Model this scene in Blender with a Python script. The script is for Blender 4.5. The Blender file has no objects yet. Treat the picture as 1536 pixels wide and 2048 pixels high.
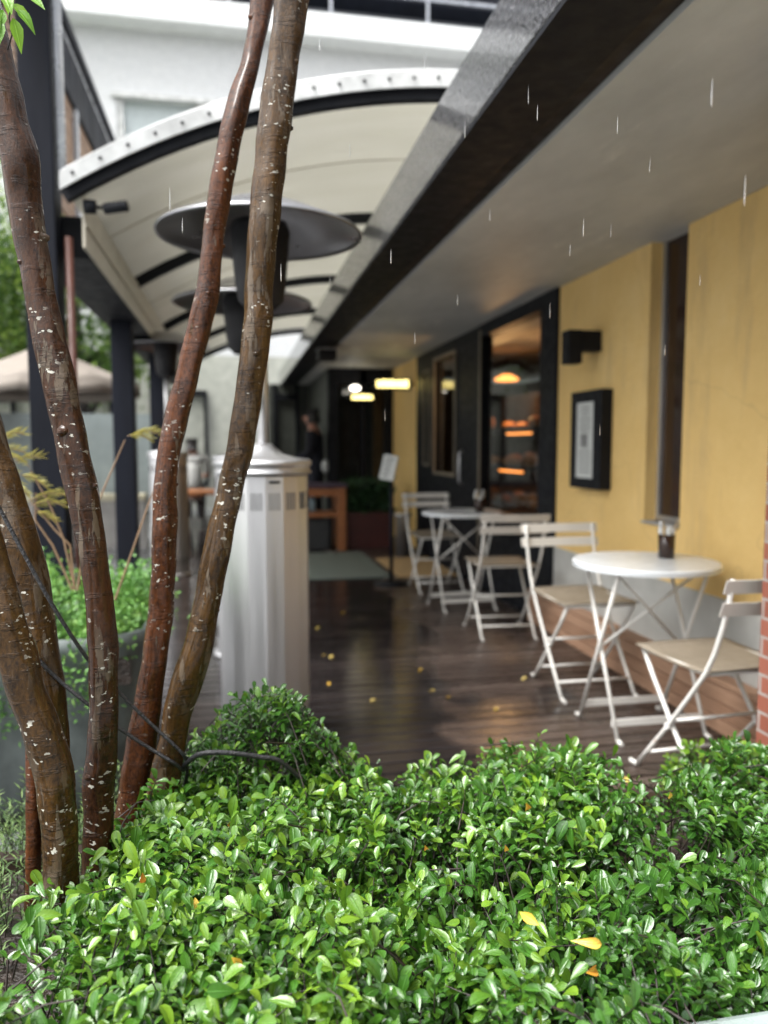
import bpy, math, random
import numpy as np
from mathutils import Vector, Matrix
random.seed(7); RNG = np.random.default_rng(11)
S = bpy.context.scene
# ------------------------------------------------------------------ camera, sky, sun, exposure
CAMH = 1.187; PITCH = math.radians(4.866); YAW = math.radians(10.921); FPX = 1539.0
cam = bpy.data.cameras.new('camera'); camo = bpy.data.objects.new('camera', cam); S.collection.objects.link(camo)
camo.location = (0, 0, CAMH); camo.rotation_euler = (math.radians(90) - PITCH, 0, -YAW)
cam.sensor_fit = 'VERTICAL'; cam.sensor_height = 34.6; cam.lens = 26.0
cam.clip_start = 0.05; cam.clip_end = 500
cam.dof.use_dof = True; cam.dof.focus_distance = 1.14; cam.dof.aperture_fstop = 2.6
S.camera = camo
S.render.resolution_x = 768; S.render.resolution_y = 1024
W = bpy.data.worlds.new('World'); S.world = W; W.use_nodes = True
nt = W.node_tree; bg = nt.nodes['Background']
sky = nt.nodes.new('ShaderNodeTexSky'); sky.sky_type = 'NISHITA'; sky.sun_disc = False
SUN_EL = math.radians(62); SUN_ROT = math.radians(248)
sky.sun_elevation = SUN_EL; sky.sun_rotation = SUN_ROT
sky.air_density = 1.0; sky.dust_density = 6.0; sky.ozone_density = 1.0
hs = nt.nodes.new('ShaderNodeHueSaturation'); hs.inputs['Saturation'].default_value = 0.12     # cloud-grey sky
nt.links.new(sky.outputs[0], hs.inputs['Color']); nt.links.new(hs.outputs[0], bg.inputs['Color'])
bg.inputs['Strength'].default_value = 0.15
sl = bpy.data.lights.new('sun', 'SUN'); sl.energy = 1.3; sl.angle = math.radians(25); sl.color = (1, .98, .95)
so = bpy.data.objects.new('sun', sl); S.collection.objects.link(so)
so.rotation_euler = (math.radians(90) - SUN_EL, 0, math.radians(180) - SUN_ROT)
S.view_settings.view_transform = 'Standard'; S.view_settings.look = 'None'
S.view_settings.exposure = 1.62; S.view_settings.gamma = 1
S.cycles.max_bounces = 8; S.cycles.sample_clamp_indirect = 6

# ------------------------------------------------------------------ pixel -> point helper (for measured positions)
_R = np.array([math.cos(YAW), -math.sin(YAW), 0]); _U = np.array([math.sin(YAW)*math.sin(PITCH), math.cos(YAW)*math.sin(PITCH), math.cos(PITCH)])
_W = np.array([math.sin(YAW)*math.cos(PITCH), math.cos(YAW)*math.cos(PITCH), -math.sin(PITCH)])
def at(u, v, x=None, y=None, z=None):
    d = (u-768)/FPX*_R - (v-1024)/FPX*_U + _W
    t = x/d[0] if x is not None else y/d[1] if y is not None else (z-CAMH)/d[2]
    return Vector((t*d[0], t*d[1], CAMH + t*d[2]))

# ------------------------------------------------------------------ helpers
def link(o): S.collection.objects.link(o); return o
def tag(o, label=None, cat=None, group=None, kind=None):
    if label: o['label'] = label
    if cat: o['category'] = cat
    if group: o['group'] = group
    if kind: o['kind'] = kind
    return o
def thing(name, label, cat, loc=(0,0,0), rz=0, group=None):
    o = bpy.data.objects.new(name, None); link(o); o.location = loc; o.rotation_euler = (0,0,rz); o.empty_display_size = .1
    return tag(o, label, cat, group)
def copy_tree(o, parent=None):
    c = o.copy(); link(c)
    if parent is not None: c.parent = parent
    for ch in list(o.children): copy_tree(ch, c)
    return c
class MB:
    def __init__(s): s.v = []; s.f = []; s.smooth = []
    def add(s, vs, fs, smooth=False):
        n = len(s.v); s.v += [tuple(p) for p in vs]; s.f += [tuple(i+n for i in f) for f in fs]; s.smooth += [smooth]*len(fs); return s
    def box(s, x0, x1, y0, y1, z0, z1, M=None):
        vs = [Vector(p) for p in ((x0,y0,z0),(x1,y0,z0),(x1,y1,z0),(x0,y1,z0),(x0,y0,z1),(x1,y0,z1),(x1,y1,z1),(x0,y1,z1))]
        if M is not None: vs = [M @ p for p in vs]
        return s.add(vs, [(0,3,2,1),(4,5,6,7),(0,1,5,4),(1,2,6,5),(2,3,7,6),(3,0,4,7)])
    def bar(s, a, b, w, h, up=(0,0,1)):
        a = Vector(a); b = Vector(b); d = (b-a); L = d.length; d.normalize(); r = d.cross(Vector(up))
        if r.length < 1e-4: r = d.cross(Vector((1,0,0)))
        r.normalize(); u = r.cross(d)
        vs = [p + r*sx*w/2 + u*sy*h/2 for p in (a, b) for sx, sy in ((-1,-1),(1,-1),(1,1),(-1,1))]
        return s.add(vs, [(0,3,2,1),(4,5,6,7),(0,1,5,4),(1,2,6,5),(2,3,7,6),(3,0,4,7)])
    def tube(s, pts, r, seg=10, cap=True, jit=None):
        pts = [Vector(p) for p in pts]; n = len(pts)
        if not hasattr(r, '__len__'): r = [r]*n
        base = len(s.v); prev = None; vs = []
        for i, p in enumerate(pts):
            t = (pts[min(i+1,n-1)] - pts[max(i-1,0)]).normalized()
            if prev is None:
                a = t.cross(Vector((0,0,1))) if abs(t.z) < .95 else t.cross(Vector((0,1,0)))
            else: a = prev - t*prev.dot(t)
            a.normalize(); prev = a; b = t.cross(a)
            for k in range(seg):
                th = 2*math.pi*k/seg; rr = r[i]*(jit(i, k, p) if jit else 1)
                vs.append(p + (a*math.cos(th) + b*math.sin(th))*rr)
        fs = [(i*seg+k, i*seg+(k+1)%seg, (i+1)*seg+(k+1)%seg, (i+1)*seg+k) for i in range(n-1) for k in range(seg)]
        s.add(vs, fs, True)
        if cap: s.f += [tuple(base+k for k in range(seg))[::-1], tuple(base+(n-1)*seg+k for k in range(seg))]; s.smooth += [False, False]
        return s
    def lathe(s, prof, c=(0,0,0), seg=32, smooth=True, phase=0):
        cx, cy, cz = c; vs = []; m = len(prof)
        for r, z in prof:
            for k in range(seg):
                th = 2*math.pi*(k+phase)/seg; vs.append((cx+r*math.cos(th), cy+r*math.sin(th), cz+z))
        fs = [(i*seg+k, i*seg+(k+1)%seg, (i+1)*seg+(k+1)%seg, (i+1)*seg+k) for i in range(m-1) for k in range(seg)]
        return s.add(vs, fs, smooth)
    def blob(s, c, r, n=10, jit=.12):
        c = Vector(c); r = Vector(r) if hasattr(r,'__len__') else Vector((r,r,r)); vs = []
        for i in range(n+1):
            ph = math.pi*i/n
            for k in range(n*2):
                th = math.pi*k/n; j = 1 + random.uniform(-jit, jit) if 0 < i < n else 1
                vs.append(c + Vector((r.x*math.sin(ph)*math.cos(th)*j, r.y*math.sin(ph)*math.sin(th)*j, r.z*math.cos(ph)*j)))
        m = 2*n; return s.add(vs, [(i*m+k, (i+1)*m+k, (i+1)*m+(k+1)%m, i*m+(k+1)%m) for i in range(n) for k in range(m)], True)
    def build(s, name, m, parent=None, bevel=0, solid=0):
        me = bpy.data.meshes.new(name); me.from_pydata(s.v, [], s.f); me.update()
        me.polygons.foreach_set('use_smooth', s.smooth[:len(me.polygons)])
        if m: me.materials.append(m)
        o = link(bpy.data.objects.new(name, me))
        if parent is not None: o.parent = parent
        if solid: md = o.modifiers.new('solid', 'SOLIDIFY'); md.thickness = solid; md.offset = 0
        if bevel:
            md = o.modifiers.new('bevel', 'BEVEL'); md.width = bevel; md.segments = 2; md.limit_method = 'ANGLE'; md.angle_limit = math.radians(40)
        return o
def part(name, m, parent, *boxes, bevel=.003):
    b = MB()
    for q in boxes: b.box(*q)
    return b.build(name, m, parent, bevel=bevel)
def struct(o): o['kind'] = 'structure'; return o

# ------------------------------------------------------------------ materials
class NT:
    def __init__(s, name):
        s.m = bpy.data.materials.new(name); s.m.use_nodes = True; s.t = s.m.node_tree; s.b = s.t.nodes['Principled BSDF']; s.out = s.t.nodes['Material Output']
    def n(s, typ, **kw):
        o = s.t.nodes.new('ShaderNode'+typ)
        for k, v in kw.items():
            if k.startswith('i_'): o.inputs[int(k[2:]) if k[2:].isdigit() else k[2:].replace('_',' ')].default_value = v
            else: setattr(o, k, v)
        return o
    def l(s, a, b): s.t.links.new(a, b)
    def coord(s, scale=(1,1,1), which='Object'):
        c = s.n('TexCoord'); mp = s.n('Mapping'); mp.inputs['Scale'].default_value = scale; s.l(c.outputs[which], mp.inputs['Vector']); return mp.outputs[0]
    def noise(s, vec, scale, detail=4, rough=.55):
        o = s.n('TexNoise'); o.inputs['Scale'].default_value = scale; o.inputs['Detail'].default_value = detail; o.inputs['Roughness'].default_value = rough; s.l(vec, o.inputs['Vector']); return o.outputs['Fac']
    def ramp(s, fac, stops):
        r = s.n('ValToRGB'); e = r.color_ramp.elements
        while len(e) < len(stops): e.new(.5)
        for el, (p, c) in zip(e, stops):
            el.position = p; el.color = (c, c, c, 1) if not hasattr(c,'__len__') else (*c[:3], 1)
        s.l(fac, r.inputs[0]); return r.outputs[0]
    def mix(s, fac, a, b):
        m = s.n('Mix', data_type='RGBA')
        for sock, val in ((m.inputs[0], fac), (m.inputs[6], a), (m.inputs[7], b)):
            if hasattr(val, 'links') or isinstance(val, bpy.types.NodeSocket): s.l(val, sock)
            else: sock.default_value = (*val, 1) if hasattr(val,'__len__') else val
        return m.outputs[2]
    def bump(s, h, strength=.3, dist=.01):
        b = s.n('Bump'); b.inputs['Strength'].default_value = strength; b.inputs['Distance'].default_value = dist
        s.l(h, b.inputs['Height']); s.l(b.outputs[0], s.b.inputs['Normal']); return b
def mat(name, col, rough=.5, metal=0, var=.15, scale=6, bump=.15, bscale=60, coat=0, rvar=.1, stretch=(1,1,1), bdist=.004, spec=.5):
    k = NT(name); k.b.inputs['Specular IOR Level'].default_value = spec; v = k.coord(stretch); n1 = k.noise(v, scale, 5)
    lo = tuple(c*(1-var) for c in col); hi = tuple(min(1, c*(1+var)) for c in col)
    k.l(k.ramp(n1, [(.3, lo), (.7, hi)]), k.b.inputs['Base Color'])
    n2 = k.noise(v, scale*3.1, 3); k.l(k.ramp(n2, [(.3, max(0, rough-rvar)), (.7, min(1, rough+rvar))]), k.b.inputs['Roughness'])
    k.b.inputs['Metallic'].default_value = metal
    if coat: k.b.inputs['Coat Weight'].default_value = coat; k.b.inputs['Coat Roughness'].default_value = .08
    if bump: k.bump(k.noise(v, bscale, 4), bump, bdist)
    return k.m
def emis(name, col, st):
    k = NT(name); k.b.inputs['Base Color'].default_value = (*col, 1); k.b.inputs['Emission Color'].default_value = (*col, 1); k.b.inputs['Emission Strength'].default_value = st; return k.m
def glass(name, tint=(.9,.95,.95), rough=.02, base=.04):
    k = NT(name); g = k.n('BsdfGlossy'); g.inputs['Roughness'].default_value = rough; t = k.n('BsdfTransparent'); t.inputs[0].default_value = (*tint, 1)
    f = k.n('Fresnel'); f.inputs[0].default_value = 1.5; m = k.n('MixShader'); gm = k.n('NewGeometry'); iv = k.n('Math', operation='SUBTRACT'); iv.inputs[0].default_value = 1; k.l(gm.outputs['Backfacing'], iv.inputs[1]); mu = k.n('Math', operation='MULTIPLY'); k.l(iv.outputs[0], mu.inputs[0]); k.l(f.outputs[0], mu.inputs[1]); k.l(mu.outputs[0], m.inputs[0]); k.l(t.outputs[0], m.inputs[1]); k.l(g.outputs[0], m.inputs[2]); k.l(m.outputs[0], k.out.inputs[0]); return k.m
def leafmat(name, c0, c1, c2, rough=.28, trans=.3, rib=.62, veincol=None, coat=0, ribw=.16):
    k = NT(name); k.b.inputs['Coat Weight'].default_value = coat; k.b.inputs['Coat Roughness'].default_value = .2; a = k.n('Attribute', attribute_name='tint'); col = k.ramp(a.outputs['Fac'], [(0, c0), (.55, c1), (1, c2)])
    x = k.n('Attribute', attribute_name='across'); rb = k.ramp(x.outputs['Fac'], [(0, rib), (ribw, 0)])
    vc = veincol or tuple(min(1, c*2.2+.05) for c in c1); col = k.mix(rb, col, vc)
    k.l(col, k.b.inputs['Base Color']); k.b.inputs['Roughness'].default_value = rough
    hh = k.n('Math', operation='ADD'); k.l(k.noise(k.coord(), 260, 3), hh.inputs[0]); k.l(k.ramp(x.outputs['Fac'], [(0, 0), (.22, 1)]), hh.inputs[1]); k.bump(hh.outputs[0], .5, .0018)
    tr = k.n('BsdfTranslucent'); k.l(col, tr.inputs[0]); m = k.n('MixShader'); m.inputs[0].default_value = trans
    k.l(k.b.outputs[0], m.inputs[1]); k.l(tr.outputs[0], m.inputs[2]); k.l(m.outputs[0], k.out.inputs[0]); return k.m

M = {}
M['black'] = mat('black_paint', (.006,.007,.010), .55, spec=.22, var=.3, bump=.1)
M['blackblue'] = mat('post_paint', (.006,.0075,.013), .6, spec=.18, var=.35, scale=5, bump=.2, stretch=(1,1,.2))
M['facia'] = mat('wet_textured_black_paint', (.035,.036,.042), .30, coat=.9, var=.25, scale=20, bump=1, bscale=55, rvar=.12, bdist=.05)
def m_chair():
    k = NT('white_powder_coat'); v = k.coord(); col = k.ramp(k.noise(v, 8, 4), [(.3, (.68,.665,.62)), (.7, (.76,.745,.70))])
    ru = k.ramp(k.noise(v, 26, 6, .7), [(.64, 0), (.70, .8)]); col = k.mix(ru, col, (.36,.19,.09)); k.l(col, k.b.inputs['Base Color']); k.b.inputs['Roughness'].default_value = .4; return k.m
M['white_metal'] = m_chair()
M['tabletop'] = mat('pale_grey_enamel', (.66,.69,.71), .22, var=.03, bump=.02, rvar=.05)
M['seat'] = mat('taupe_seat', (.22,.185,.14), .6, var=.12, scale=12, bump=.2, bscale=300)
M['slat'] = mat('painted_slat', (.62,.59,.54), .45, var=.05, bump=.04)
M['steel'] = mat('brushed_steel', (.60,.60,.61), .46, metal=1, var=.08, scale=8, bump=.06, bscale=90, stretch=(1,1,.05), rvar=.08)
M['alu'] = mat('spun_aluminium', (.55,.55,.55), .38, metal=.9, var=.08, bump=.05)
M['hood'] = mat('dull_hood_aluminium', (.30,.30,.31), .30, metal=1, var=.04, scale=2, bump=.0, bscale=20, rvar=.03)
M['white_frame'] = mat('white_painted_steel', (.56,.57,.56), .35, var=.28, scale=7, bump=.2, bscale=20)
M['dark_metal'] = mat('dark_emitter_metal', (.012,.012,.014), .55, spec=.3, var=.2, bump=.2, bscale=200)
M['vent'] = mat('slot_shadow_metal', (.07,.07,.07), .6, var=.1, bump=0)
M['brown_wood'] = mat('oiled_wood', (.30,.115,.04), .45, var=.3, scale=5, bump=.25, bscale=40, stretch=(1,8,8))
M['zinc'] = mat('weathered_zinc', (.085,.10,.097), .45, metal=.0, spec=.35, var=.6, scale=7, bump=.2, rvar=.15, stretch=(1,1,.6))
M['soil'] = mat('wet_soil_mulch', (.022,.014,.010), .45, var=.7, scale=30, bump=1, bscale=70, bdist=.02)
M['paving'] = mat('wet_grey_paving', (.16,.165,.17), .25, var=.25, scale=3, bump=.2, rvar=.15)
M['rope'] = mat('black_cord', (.018,.018,.02), .4, var=.4, scale=80, bump=.8, bscale=250)
M['copper'] = mat('copper_downpipe', (.075,.025,.016), .5, var=.2, bump=.05)
M['grey_pipe'] = mat('grey_pipe', (.42,.44,.48), .3, metal=.4, var=.1)
M['cream_metal'] = mat('cream_gutter_metal', (.50,.46,.37), .45, var=.08)
M['plinth'] = mat('rendered_plinth', (.50,.50,.47), .6, var=.2, scale=3, bump=.2)
M['skin'] = mat('skin', (.55,.28,.2), .5, var=.05, bump=0)
M['cloth_black'] = mat('black_cloth', (.01,.011,.02), .85, var=.2, bump=.2)
M['cloth_pale'] = mat('pale_cloth', (.5,.5,.48), .85, var=.1, bump=.2)
M['hair'] = mat('dark_hair', (.012,.009,.008), .5, var=.3, bump=.5, bscale=200)
M['paper'] = mat('paper', (.55,.57,.55), .6, var=.03, bump=0)
M['brass'] = mat('pale_door_trim', (.22,.19,.14), .4, metal=.2, var=.1)
M['glass'] = glass('window_glass')
M['warm'] = emis('warm_lamp', (1,.30,.06), 1.3)
M['signlit'] = emis('lit_lettering', (1,.80,.28), 1.5)
M['signwhite'] = emis('white_lamp', (1,.93,.8), 2.5)
M['bread'] = mat('baked_crust', (.5,.2,.05), .5, var=.4, scale=20, bump=.3)
M['red_planter'] = mat('red_planter', (.06,.014,.011), .5, var=.2)
M['rug'] = mat('grey_green_mat', (.10,.125,.11), .8, var=.15, scale=30, bump=.4, bscale=200)
M['mat2'] = mat('tan_mat', (.42,.28,.13), .85, var=.15, scale=30, bump=.4, bscale=200)
M['fabric_tan'] = mat('umbrella_canvas', (.19,.165,.14), .8, var=.1, bump=.1)
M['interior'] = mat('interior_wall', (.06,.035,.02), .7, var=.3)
M['dark_wood'] = mat('dark_wood', (.02,.012,.008), .5, spec=.3, var=.4, stretch=(1,1,6))
M['brown_glass'] = mat('smoked_holder', (.03,.015,.01), .12, var=.2, bump=0)
M['concrete'] = mat('concrete', (.35,.34,.32), .7, var=.2, bump=.3)

def m_wall():
    k = NT('ochre_render'); v = k.coord(); a = k.noise(v, 1.7, 9, .72); b = k.noise(v, 7, 5)
    col = k.ramp(a, [(.3, (.76,.51,.18)), (.55, (.83,.575,.22)), (.75, (.87,.63,.27))])
    st = k.ramp(k.noise(k.coord((3,3,.5)), 2.2, 6, .65), [(.30, 1), (.46, 0)])
    col = k.mix(st, col, (.68,.47,.20)); w = k.n('TexVoronoi', feature='DISTANCE_TO_EDGE'); w.inputs['Scale'].default_value = 1.1
    dn = k.n('TexNoise'); dn.inputs['Scale'].default_value = 3; k.l(v, dn.inputs['Vector']); va = k.n('MixRGB'); va.inputs[0].default_value = .25; k.l(v, va.inputs[1]); k.l(dn.outputs['Color'], va.inputs[2]); k.l(va.outputs[0], w.inputs['Vector'])
    cr = k.ramp(w.outputs['Distance'], [(.0, .22), (.004, 0)]); col = k.mix(cr, col, (.42,.29,.13)); k.l(col, k.b.inputs['Base Color']); k.b.inputs['Roughness'].default_value = .62
    k.bump(k.noise(v, 22, 8, .65), .6, .012); return k.m
M['wall'] = m_wall()
def m_ceil():
    k = NT('trowelled_grey_ceiling'); a = k.noise(k.coord((1,.5,1)), 2.6, 7, .65); col = k.ramp(a, [(.3, (.40,.405,.385)), (.5, (.50,.505,.48)), (.7, (.60,.60,.57))])
    st = k.ramp(k.noise(k.coord((1.2,.25,1)), 6, 5, .7), [(.60, 0), (.70, .6)]); col = k.mix(st, col, (.72,.71,.66))
    k.l(col, k.b.inputs['Base Color']); k.b.inputs['Roughness'].default_value = .55; k.bump(k.noise(k.coord((1,.4,1)), 9, 6), .35, .01); return k.m
M['ceil'] = m_ceil()
def m_deck():
    k = NT('wet_deck_boards'); c = k.n('TexCoord'); sp = k.n('SeparateXYZ'); k.l(c.outputs['Object'], sp.inputs[0])
    dv = k.n('Math', operation='DIVIDE'); k.l(sp.outputs['Y'], dv.inputs[0]); dv.inputs[1].default_value = .095
    fl = k.n('Math', operation='FLOOR'); k.l(dv.outputs[0], fl.inputs[0]); wn = k.n('TexWhiteNoise', noise_dimensions='1D'); k.l(fl.outputs[0], wn.inputs['W'])
    g = k.noise(k.coord((1.5,18,18)), 5, 6, .6); ad = k.n('Math', operation='ADD'); k.l(g, ad.inputs[0])
    ml = k.n('Math', operation='MULTIPLY'); k.l(wn.outputs['Value'], ml.inputs[0]); ml.inputs[1].default_value = .35; k.l(ml.outputs[0], ad.inputs[1])
    dry = k.ramp(ad.outputs[0], [(.3, (.020,.014,.012)), (.6, (.040,.028,.023)), (.95, (.09,.066,.055))])
    wet = k.ramp(ad.outputs[0], [(.3, (.007,.0055,.0055)), (.6, (.014,.011,.011)), (.95, (.028,.022,.021))])
    # wetness: patches of standing water, drier towards the wall
    n = k.noise(k.coord((1,.7,1)), 1.5, 4, .5); mr = k.n('MapRange'); k.l(sp.outputs['X'], mr.inputs[0]); mr.inputs[1].default_value = .75; mr.inputs[2].default_value = 1.75; mr.inputs[3].default_value = -.16; mr.inputs[4].default_value = .32
    a2 = k.n('Math', operation='ADD'); k.l(n, a2.inputs[0]); k.l(mr.outputs[0], a2.inputs[1])
    f = k.ramp(a2.outputs[0], [(.48, 0), (.56, 1)])
    k.l(k.mix(f, wet, dry), k.b.inputs['Base Color'])
    rn = k.ramp(k.noise(k.coord(), 4, 5), [(.42, .02), (.66, .2)]); rd = k.ramp(g, [(.3, .16), (.7, .42)])
    k.l(k.mix(f, rn, rd), k.b.inputs['Roughness']); k.bump(g, .22, .003); return k.m
M['deck'] = m_deck()
def m_membrane():
    k = NT('canopy_membrane'); v = k.coord((.25,1.2,1)); col = k.ramp(k.noise(v, 3, 4), [(.3, (.71,.70,.64)), (.7, (.77,.76,.71))])
    d = k.n('BsdfDiffuse'); t = k.n('BsdfTranslucent'); k.l(col, d.inputs[0]); k.l(col, t.inputs[0]); m = k.n('MixShader'); m.inputs[0].default_value = .38
    bp = k.n('Bump'); bp.inputs['Strength'].default_value = .5; bp.inputs['Distance'].default_value = .05; k.l(k.noise(k.coord((.5,2.2,1)), 2.5, 5), bp.inputs['Height']); k.l(bp.outputs[0], d.inputs['Normal']); k.l(bp.outputs[0], t.inputs['Normal'])
    k.l(d.outputs[0], m.inputs[1]); k.l(t.outputs[0], m.inputs[2]); k.l(m.outputs[0], k.out.inputs[0]); return k.m
M['membrane'] = m_membrane()
def m_brick(name, c1, c2, mort, sc, rot=None, bw=.5, rh=.25, msz=.02, side=False):
    k = NT(name); c = k.n('TexCoord'); mp = k.n('Mapping'); k.l(c.outputs['Object'], mp.inputs[0])
    mp.inputs['Rotation'].default_value = rot or (math.radians(90), 0, 0)
    b = k.n('TexBrick'); b.inputs['Scale'].default_value = sc; b.inputs['Color1'].default_value = (*c1,1); b.inputs['Color2'].default_value = (*c2,1); b.inputs['Mortar'].default_value = (*mort,1)
    b.inputs['Mortar Size'].default_value = msz; b.inputs['Brick Width'].default_value = bw; b.inputs['Row Height'].default_value = rh
    src = mp.outputs[0]
    if side:
        sx = k.n('SeparateXYZ'); cx_ = k.n('CombineXYZ'); k.l(c.outputs['Object'], sx.inputs[0]); k.l(sx.outputs['Y'], cx_.inputs[0]); k.l(sx.outputs['Z'], cx_.inputs[1]); src = cx_.outputs[0]
    k.l(src, b.inputs['Vector']); col = k.mix(k.ramp(k.noise(k.coord(), 9, 5), [(.3, 0), (.8, .35)]), b.outputs['Color'], tuple(x*.6 for x in c1)); k.l(col, k.b.inputs['Base Color'])
    k.b.inputs['Roughness'].default_value = .6; bb = k.bump(b.outputs['Fac'], .6, .006); bb.invert = True; return k.m
M['whitebrick'] = m_brick('white_painted_brick', (.74,.75,.755), (.70,.715,.725), (.54,.56,.57), 4.0)
M['redbrick'] = m_brick('red_brick', (.24,.075,.045), (.32,.11,.07), (.36,.34,.31), 4.4, side=True)
def m_plank(name, c0, c1, axis='Z', w=.1):
    k = NT(name); g = k.noise(k.coord((14,1.2,14)), 4, 6, .6); c = k.n('TexCoord'); sp = k.n('SeparateXYZ'); k.l(c.outputs['Object'], sp.inputs[0])
    dv = k.n('Math', operation='DIVIDE'); k.l(sp.outputs[axis], dv.inputs[0]); dv.inputs[1].default_value = w; fl = k.n('Math', operation='FLOOR'); k.l(dv.outputs[0], fl.inputs[0])
    wn = k.n('TexWhiteNoise', noise_dimensions='1D'); k.l(fl.outputs[0], wn.inputs['W']); ad = k.n('Math', operation='ADD'); k.l(g, ad.inputs[0])
    ml = k.n('Math', operation='MULTIPLY'); k.l(wn.outputs['Value'], ml.inputs[0]); ml.inputs[1].default_value = .25; k.l(ml.outputs[0], ad.inputs[1])
    k.l(k.ramp(ad.outputs[0], [(.35, c0), (.85, c1)]), k.b.inputs['Base Color']); k.b.inputs['Roughness'].default_value = .6; k.bump(g, .4, .003); return k.m
M['stepwood'] = m_plank('weathered_step_wood', (.27,.145,.085), (.44,.27,.175), 'Z', .066)
M['cladding'] = m_plank('brown_cladding', (.16,.095,.06), (.33,.22,.15), 'Z', .05)
def m_bark(name, base, dark, red, pale_amt):
    k = NT(name); v = k.coord(); vs = k.coord((1,1,.14))
    n1 = k.noise(vs, 75, 7, .68); col = k.ramp(n1, [(.30, dark), (.47, base), (.66, red)])
    big = k.ramp(k.noise(k.coord((1,1,.35)), 14, 5, .6), [(.42, 0), (.58, .8)]); col = k.mix(big, col, tuple(c*.75 for c in dark))
    br = k.ramp(k.noise(k.coord((1,1,.6)), 160, 4, .7), [(.35, .0), (.65, .45)]); col = k.mix(br, col, tuple(c*1.6 for c in red))
    pn = k.ramp(k.noise(k.coord((1,1,.17)), 48, 6, .6), [(.59-pale_amt, 0), (.605-pale_amt, .8)]); gp = k.ramp(k.noise(v, 5, 2), [(.42, 0), (.52, 1)])
    pm = k.n('Math', operation='MULTIPLY'); k.l(pn, pm.inputs[0]); k.l(gp, pm.inputs[1]); col = k.mix(pm.outputs[0], col, (.105,.08,.055))
    ln = k.noise(k.coord((1,1,1.7)), 75, 3, .5); gate = k.ramp(k.noise(v, 8, 3), [(.48, 0), (.56, 1)])
    l2 = k.ramp(ln, [(.635, 0), (.655, 1)]); mu = k.n('Math', operation='MULTIPLY'); k.l(l2, mu.inputs[0]); k.l(gate, mu.inputs[1])
    col = k.mix(mu.outputs[0], col, (.46,.45,.39)); k.l(col, k.b.inputs['Base Color'])
    k.l(k.ramp(n1, [(.3, .4), (.7, .7)]), k.b.inputs['Roughness']); k.b.inputs['Specular IOR Level'].default_value = .12
    k.b.inputs['Coat Weight'].default_value = .38; k.b.inputs['Coat Roughness'].default_value = .07
    h = k.n('Math', operation='ADD'); k.l(k.noise(k.coord((1,1,.45)), 150, 6, .7), h.inputs[0]); k.l(pm.outputs[0], h.inputs[1])
    ring = k.ramp(k.noise(k.coord((.5,.5,2.4)), 30, 5, .65), [(.54, 0), (.62, 1)]); h2 = k.n('Math', operation='ADD'); k.l(h.outputs[0], h2.inputs[0]); k.l(ring, h2.inputs[1]); k.bump(h2.outputs[0], .9, .0035); return k.m
M['bark_red'] = m_bark('red_wet_bark', (.044,.0125,.003), (.010,.004,.0015), (.092,.028,.006), -.05)
M['bark_olive'] = m_bark('olive_wet_bark', (.028,.014,.003), (.008,.004,.0016), (.062,.029,.005), .055)
M['bark_brown'] = m_bark('brown_wet_bark', (.020,.0075,.002), (.006,.0028,.0014), (.050,.017,.004), .02)
M['twig'] = mat('twig', (.022,.015,.012), .5, var=.4, bump=.3)
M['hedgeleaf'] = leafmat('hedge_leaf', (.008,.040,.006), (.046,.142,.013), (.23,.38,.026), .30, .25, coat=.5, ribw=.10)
M['sedum'] = leafmat('tub_leaf', (.05,.14,.03), (.13,.30,.06), (.28,.46,.10), .45, .3, rib=.2)
M['rosemary'] = leafmat('rosemary_leaf', (.035,.08,.02), (.09,.17,.045), (.20,.30,.09), .5, .25, rib=.1)
M['yellowleaf'] = leafmat('yellow_leaf', (.40,.34,.05), (.55,.50,.12), (.65,.62,.25), .5, .45, rib=.1)
M['limeleaf'] = leafmat('lime_leaf', (.10,.26,.02), (.18,.38,.03), (.28,.48,.05), .35, .4)
M['fallen'] = leafmat('fallen_leaf', (.55,.20,.03), (.70,.42,.05), (.75,.58,.15), .35, .25)
M['treeleaf'] = leafmat('tree_leaf', (.025,.07,.015), (.10,.20,.035), (.36,.50,.09), .5, .4, rib=0)
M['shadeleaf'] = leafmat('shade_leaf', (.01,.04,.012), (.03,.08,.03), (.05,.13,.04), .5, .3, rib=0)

# ------------------------------------------------------------------ leaf builder (vectorised)
def template(nt, wprof, fold=.25, curl=.18, ts=None):
    """columns: t along, 3 across."""
    T = []; A = []
    for i, w in enumerate(wprof):
        t = ts[i] if ts else i/nt
        for s in (-1, 0, 1):
            T.append((t, s*w*.5, (abs(s)*w*fold*.5) - curl*(t**2))); A.append(abs(s))
    F = []
    for i in range(nt):
        for s in (0, 1): a = i*3+s; F.append((a, a+1, a+4, a+3))
    return np.array(T), np.array(A, float), np.array(F)
T_OBOV = template(6, [.08,.42,.78,.99,.93,.62,.06], ts=[0,.2,.42,.64,.82,.94,1.0])
T_OVAL = template(3, [.1,.95,.85,.05], .2, .1)
T_NEEDLE = template(2, [.5,1.,.1], .1, .1)
T_CURL = template(5, [.05,.6,1.,.9,.5,.02], .5, .7)
T_POINT = template(5, [.05,.7,1.,.8,.42,.02], .25, .25)
def norm(a): return a/np.maximum(np.linalg.norm(a, axis=1, keepdims=True), 1e-9)
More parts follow.
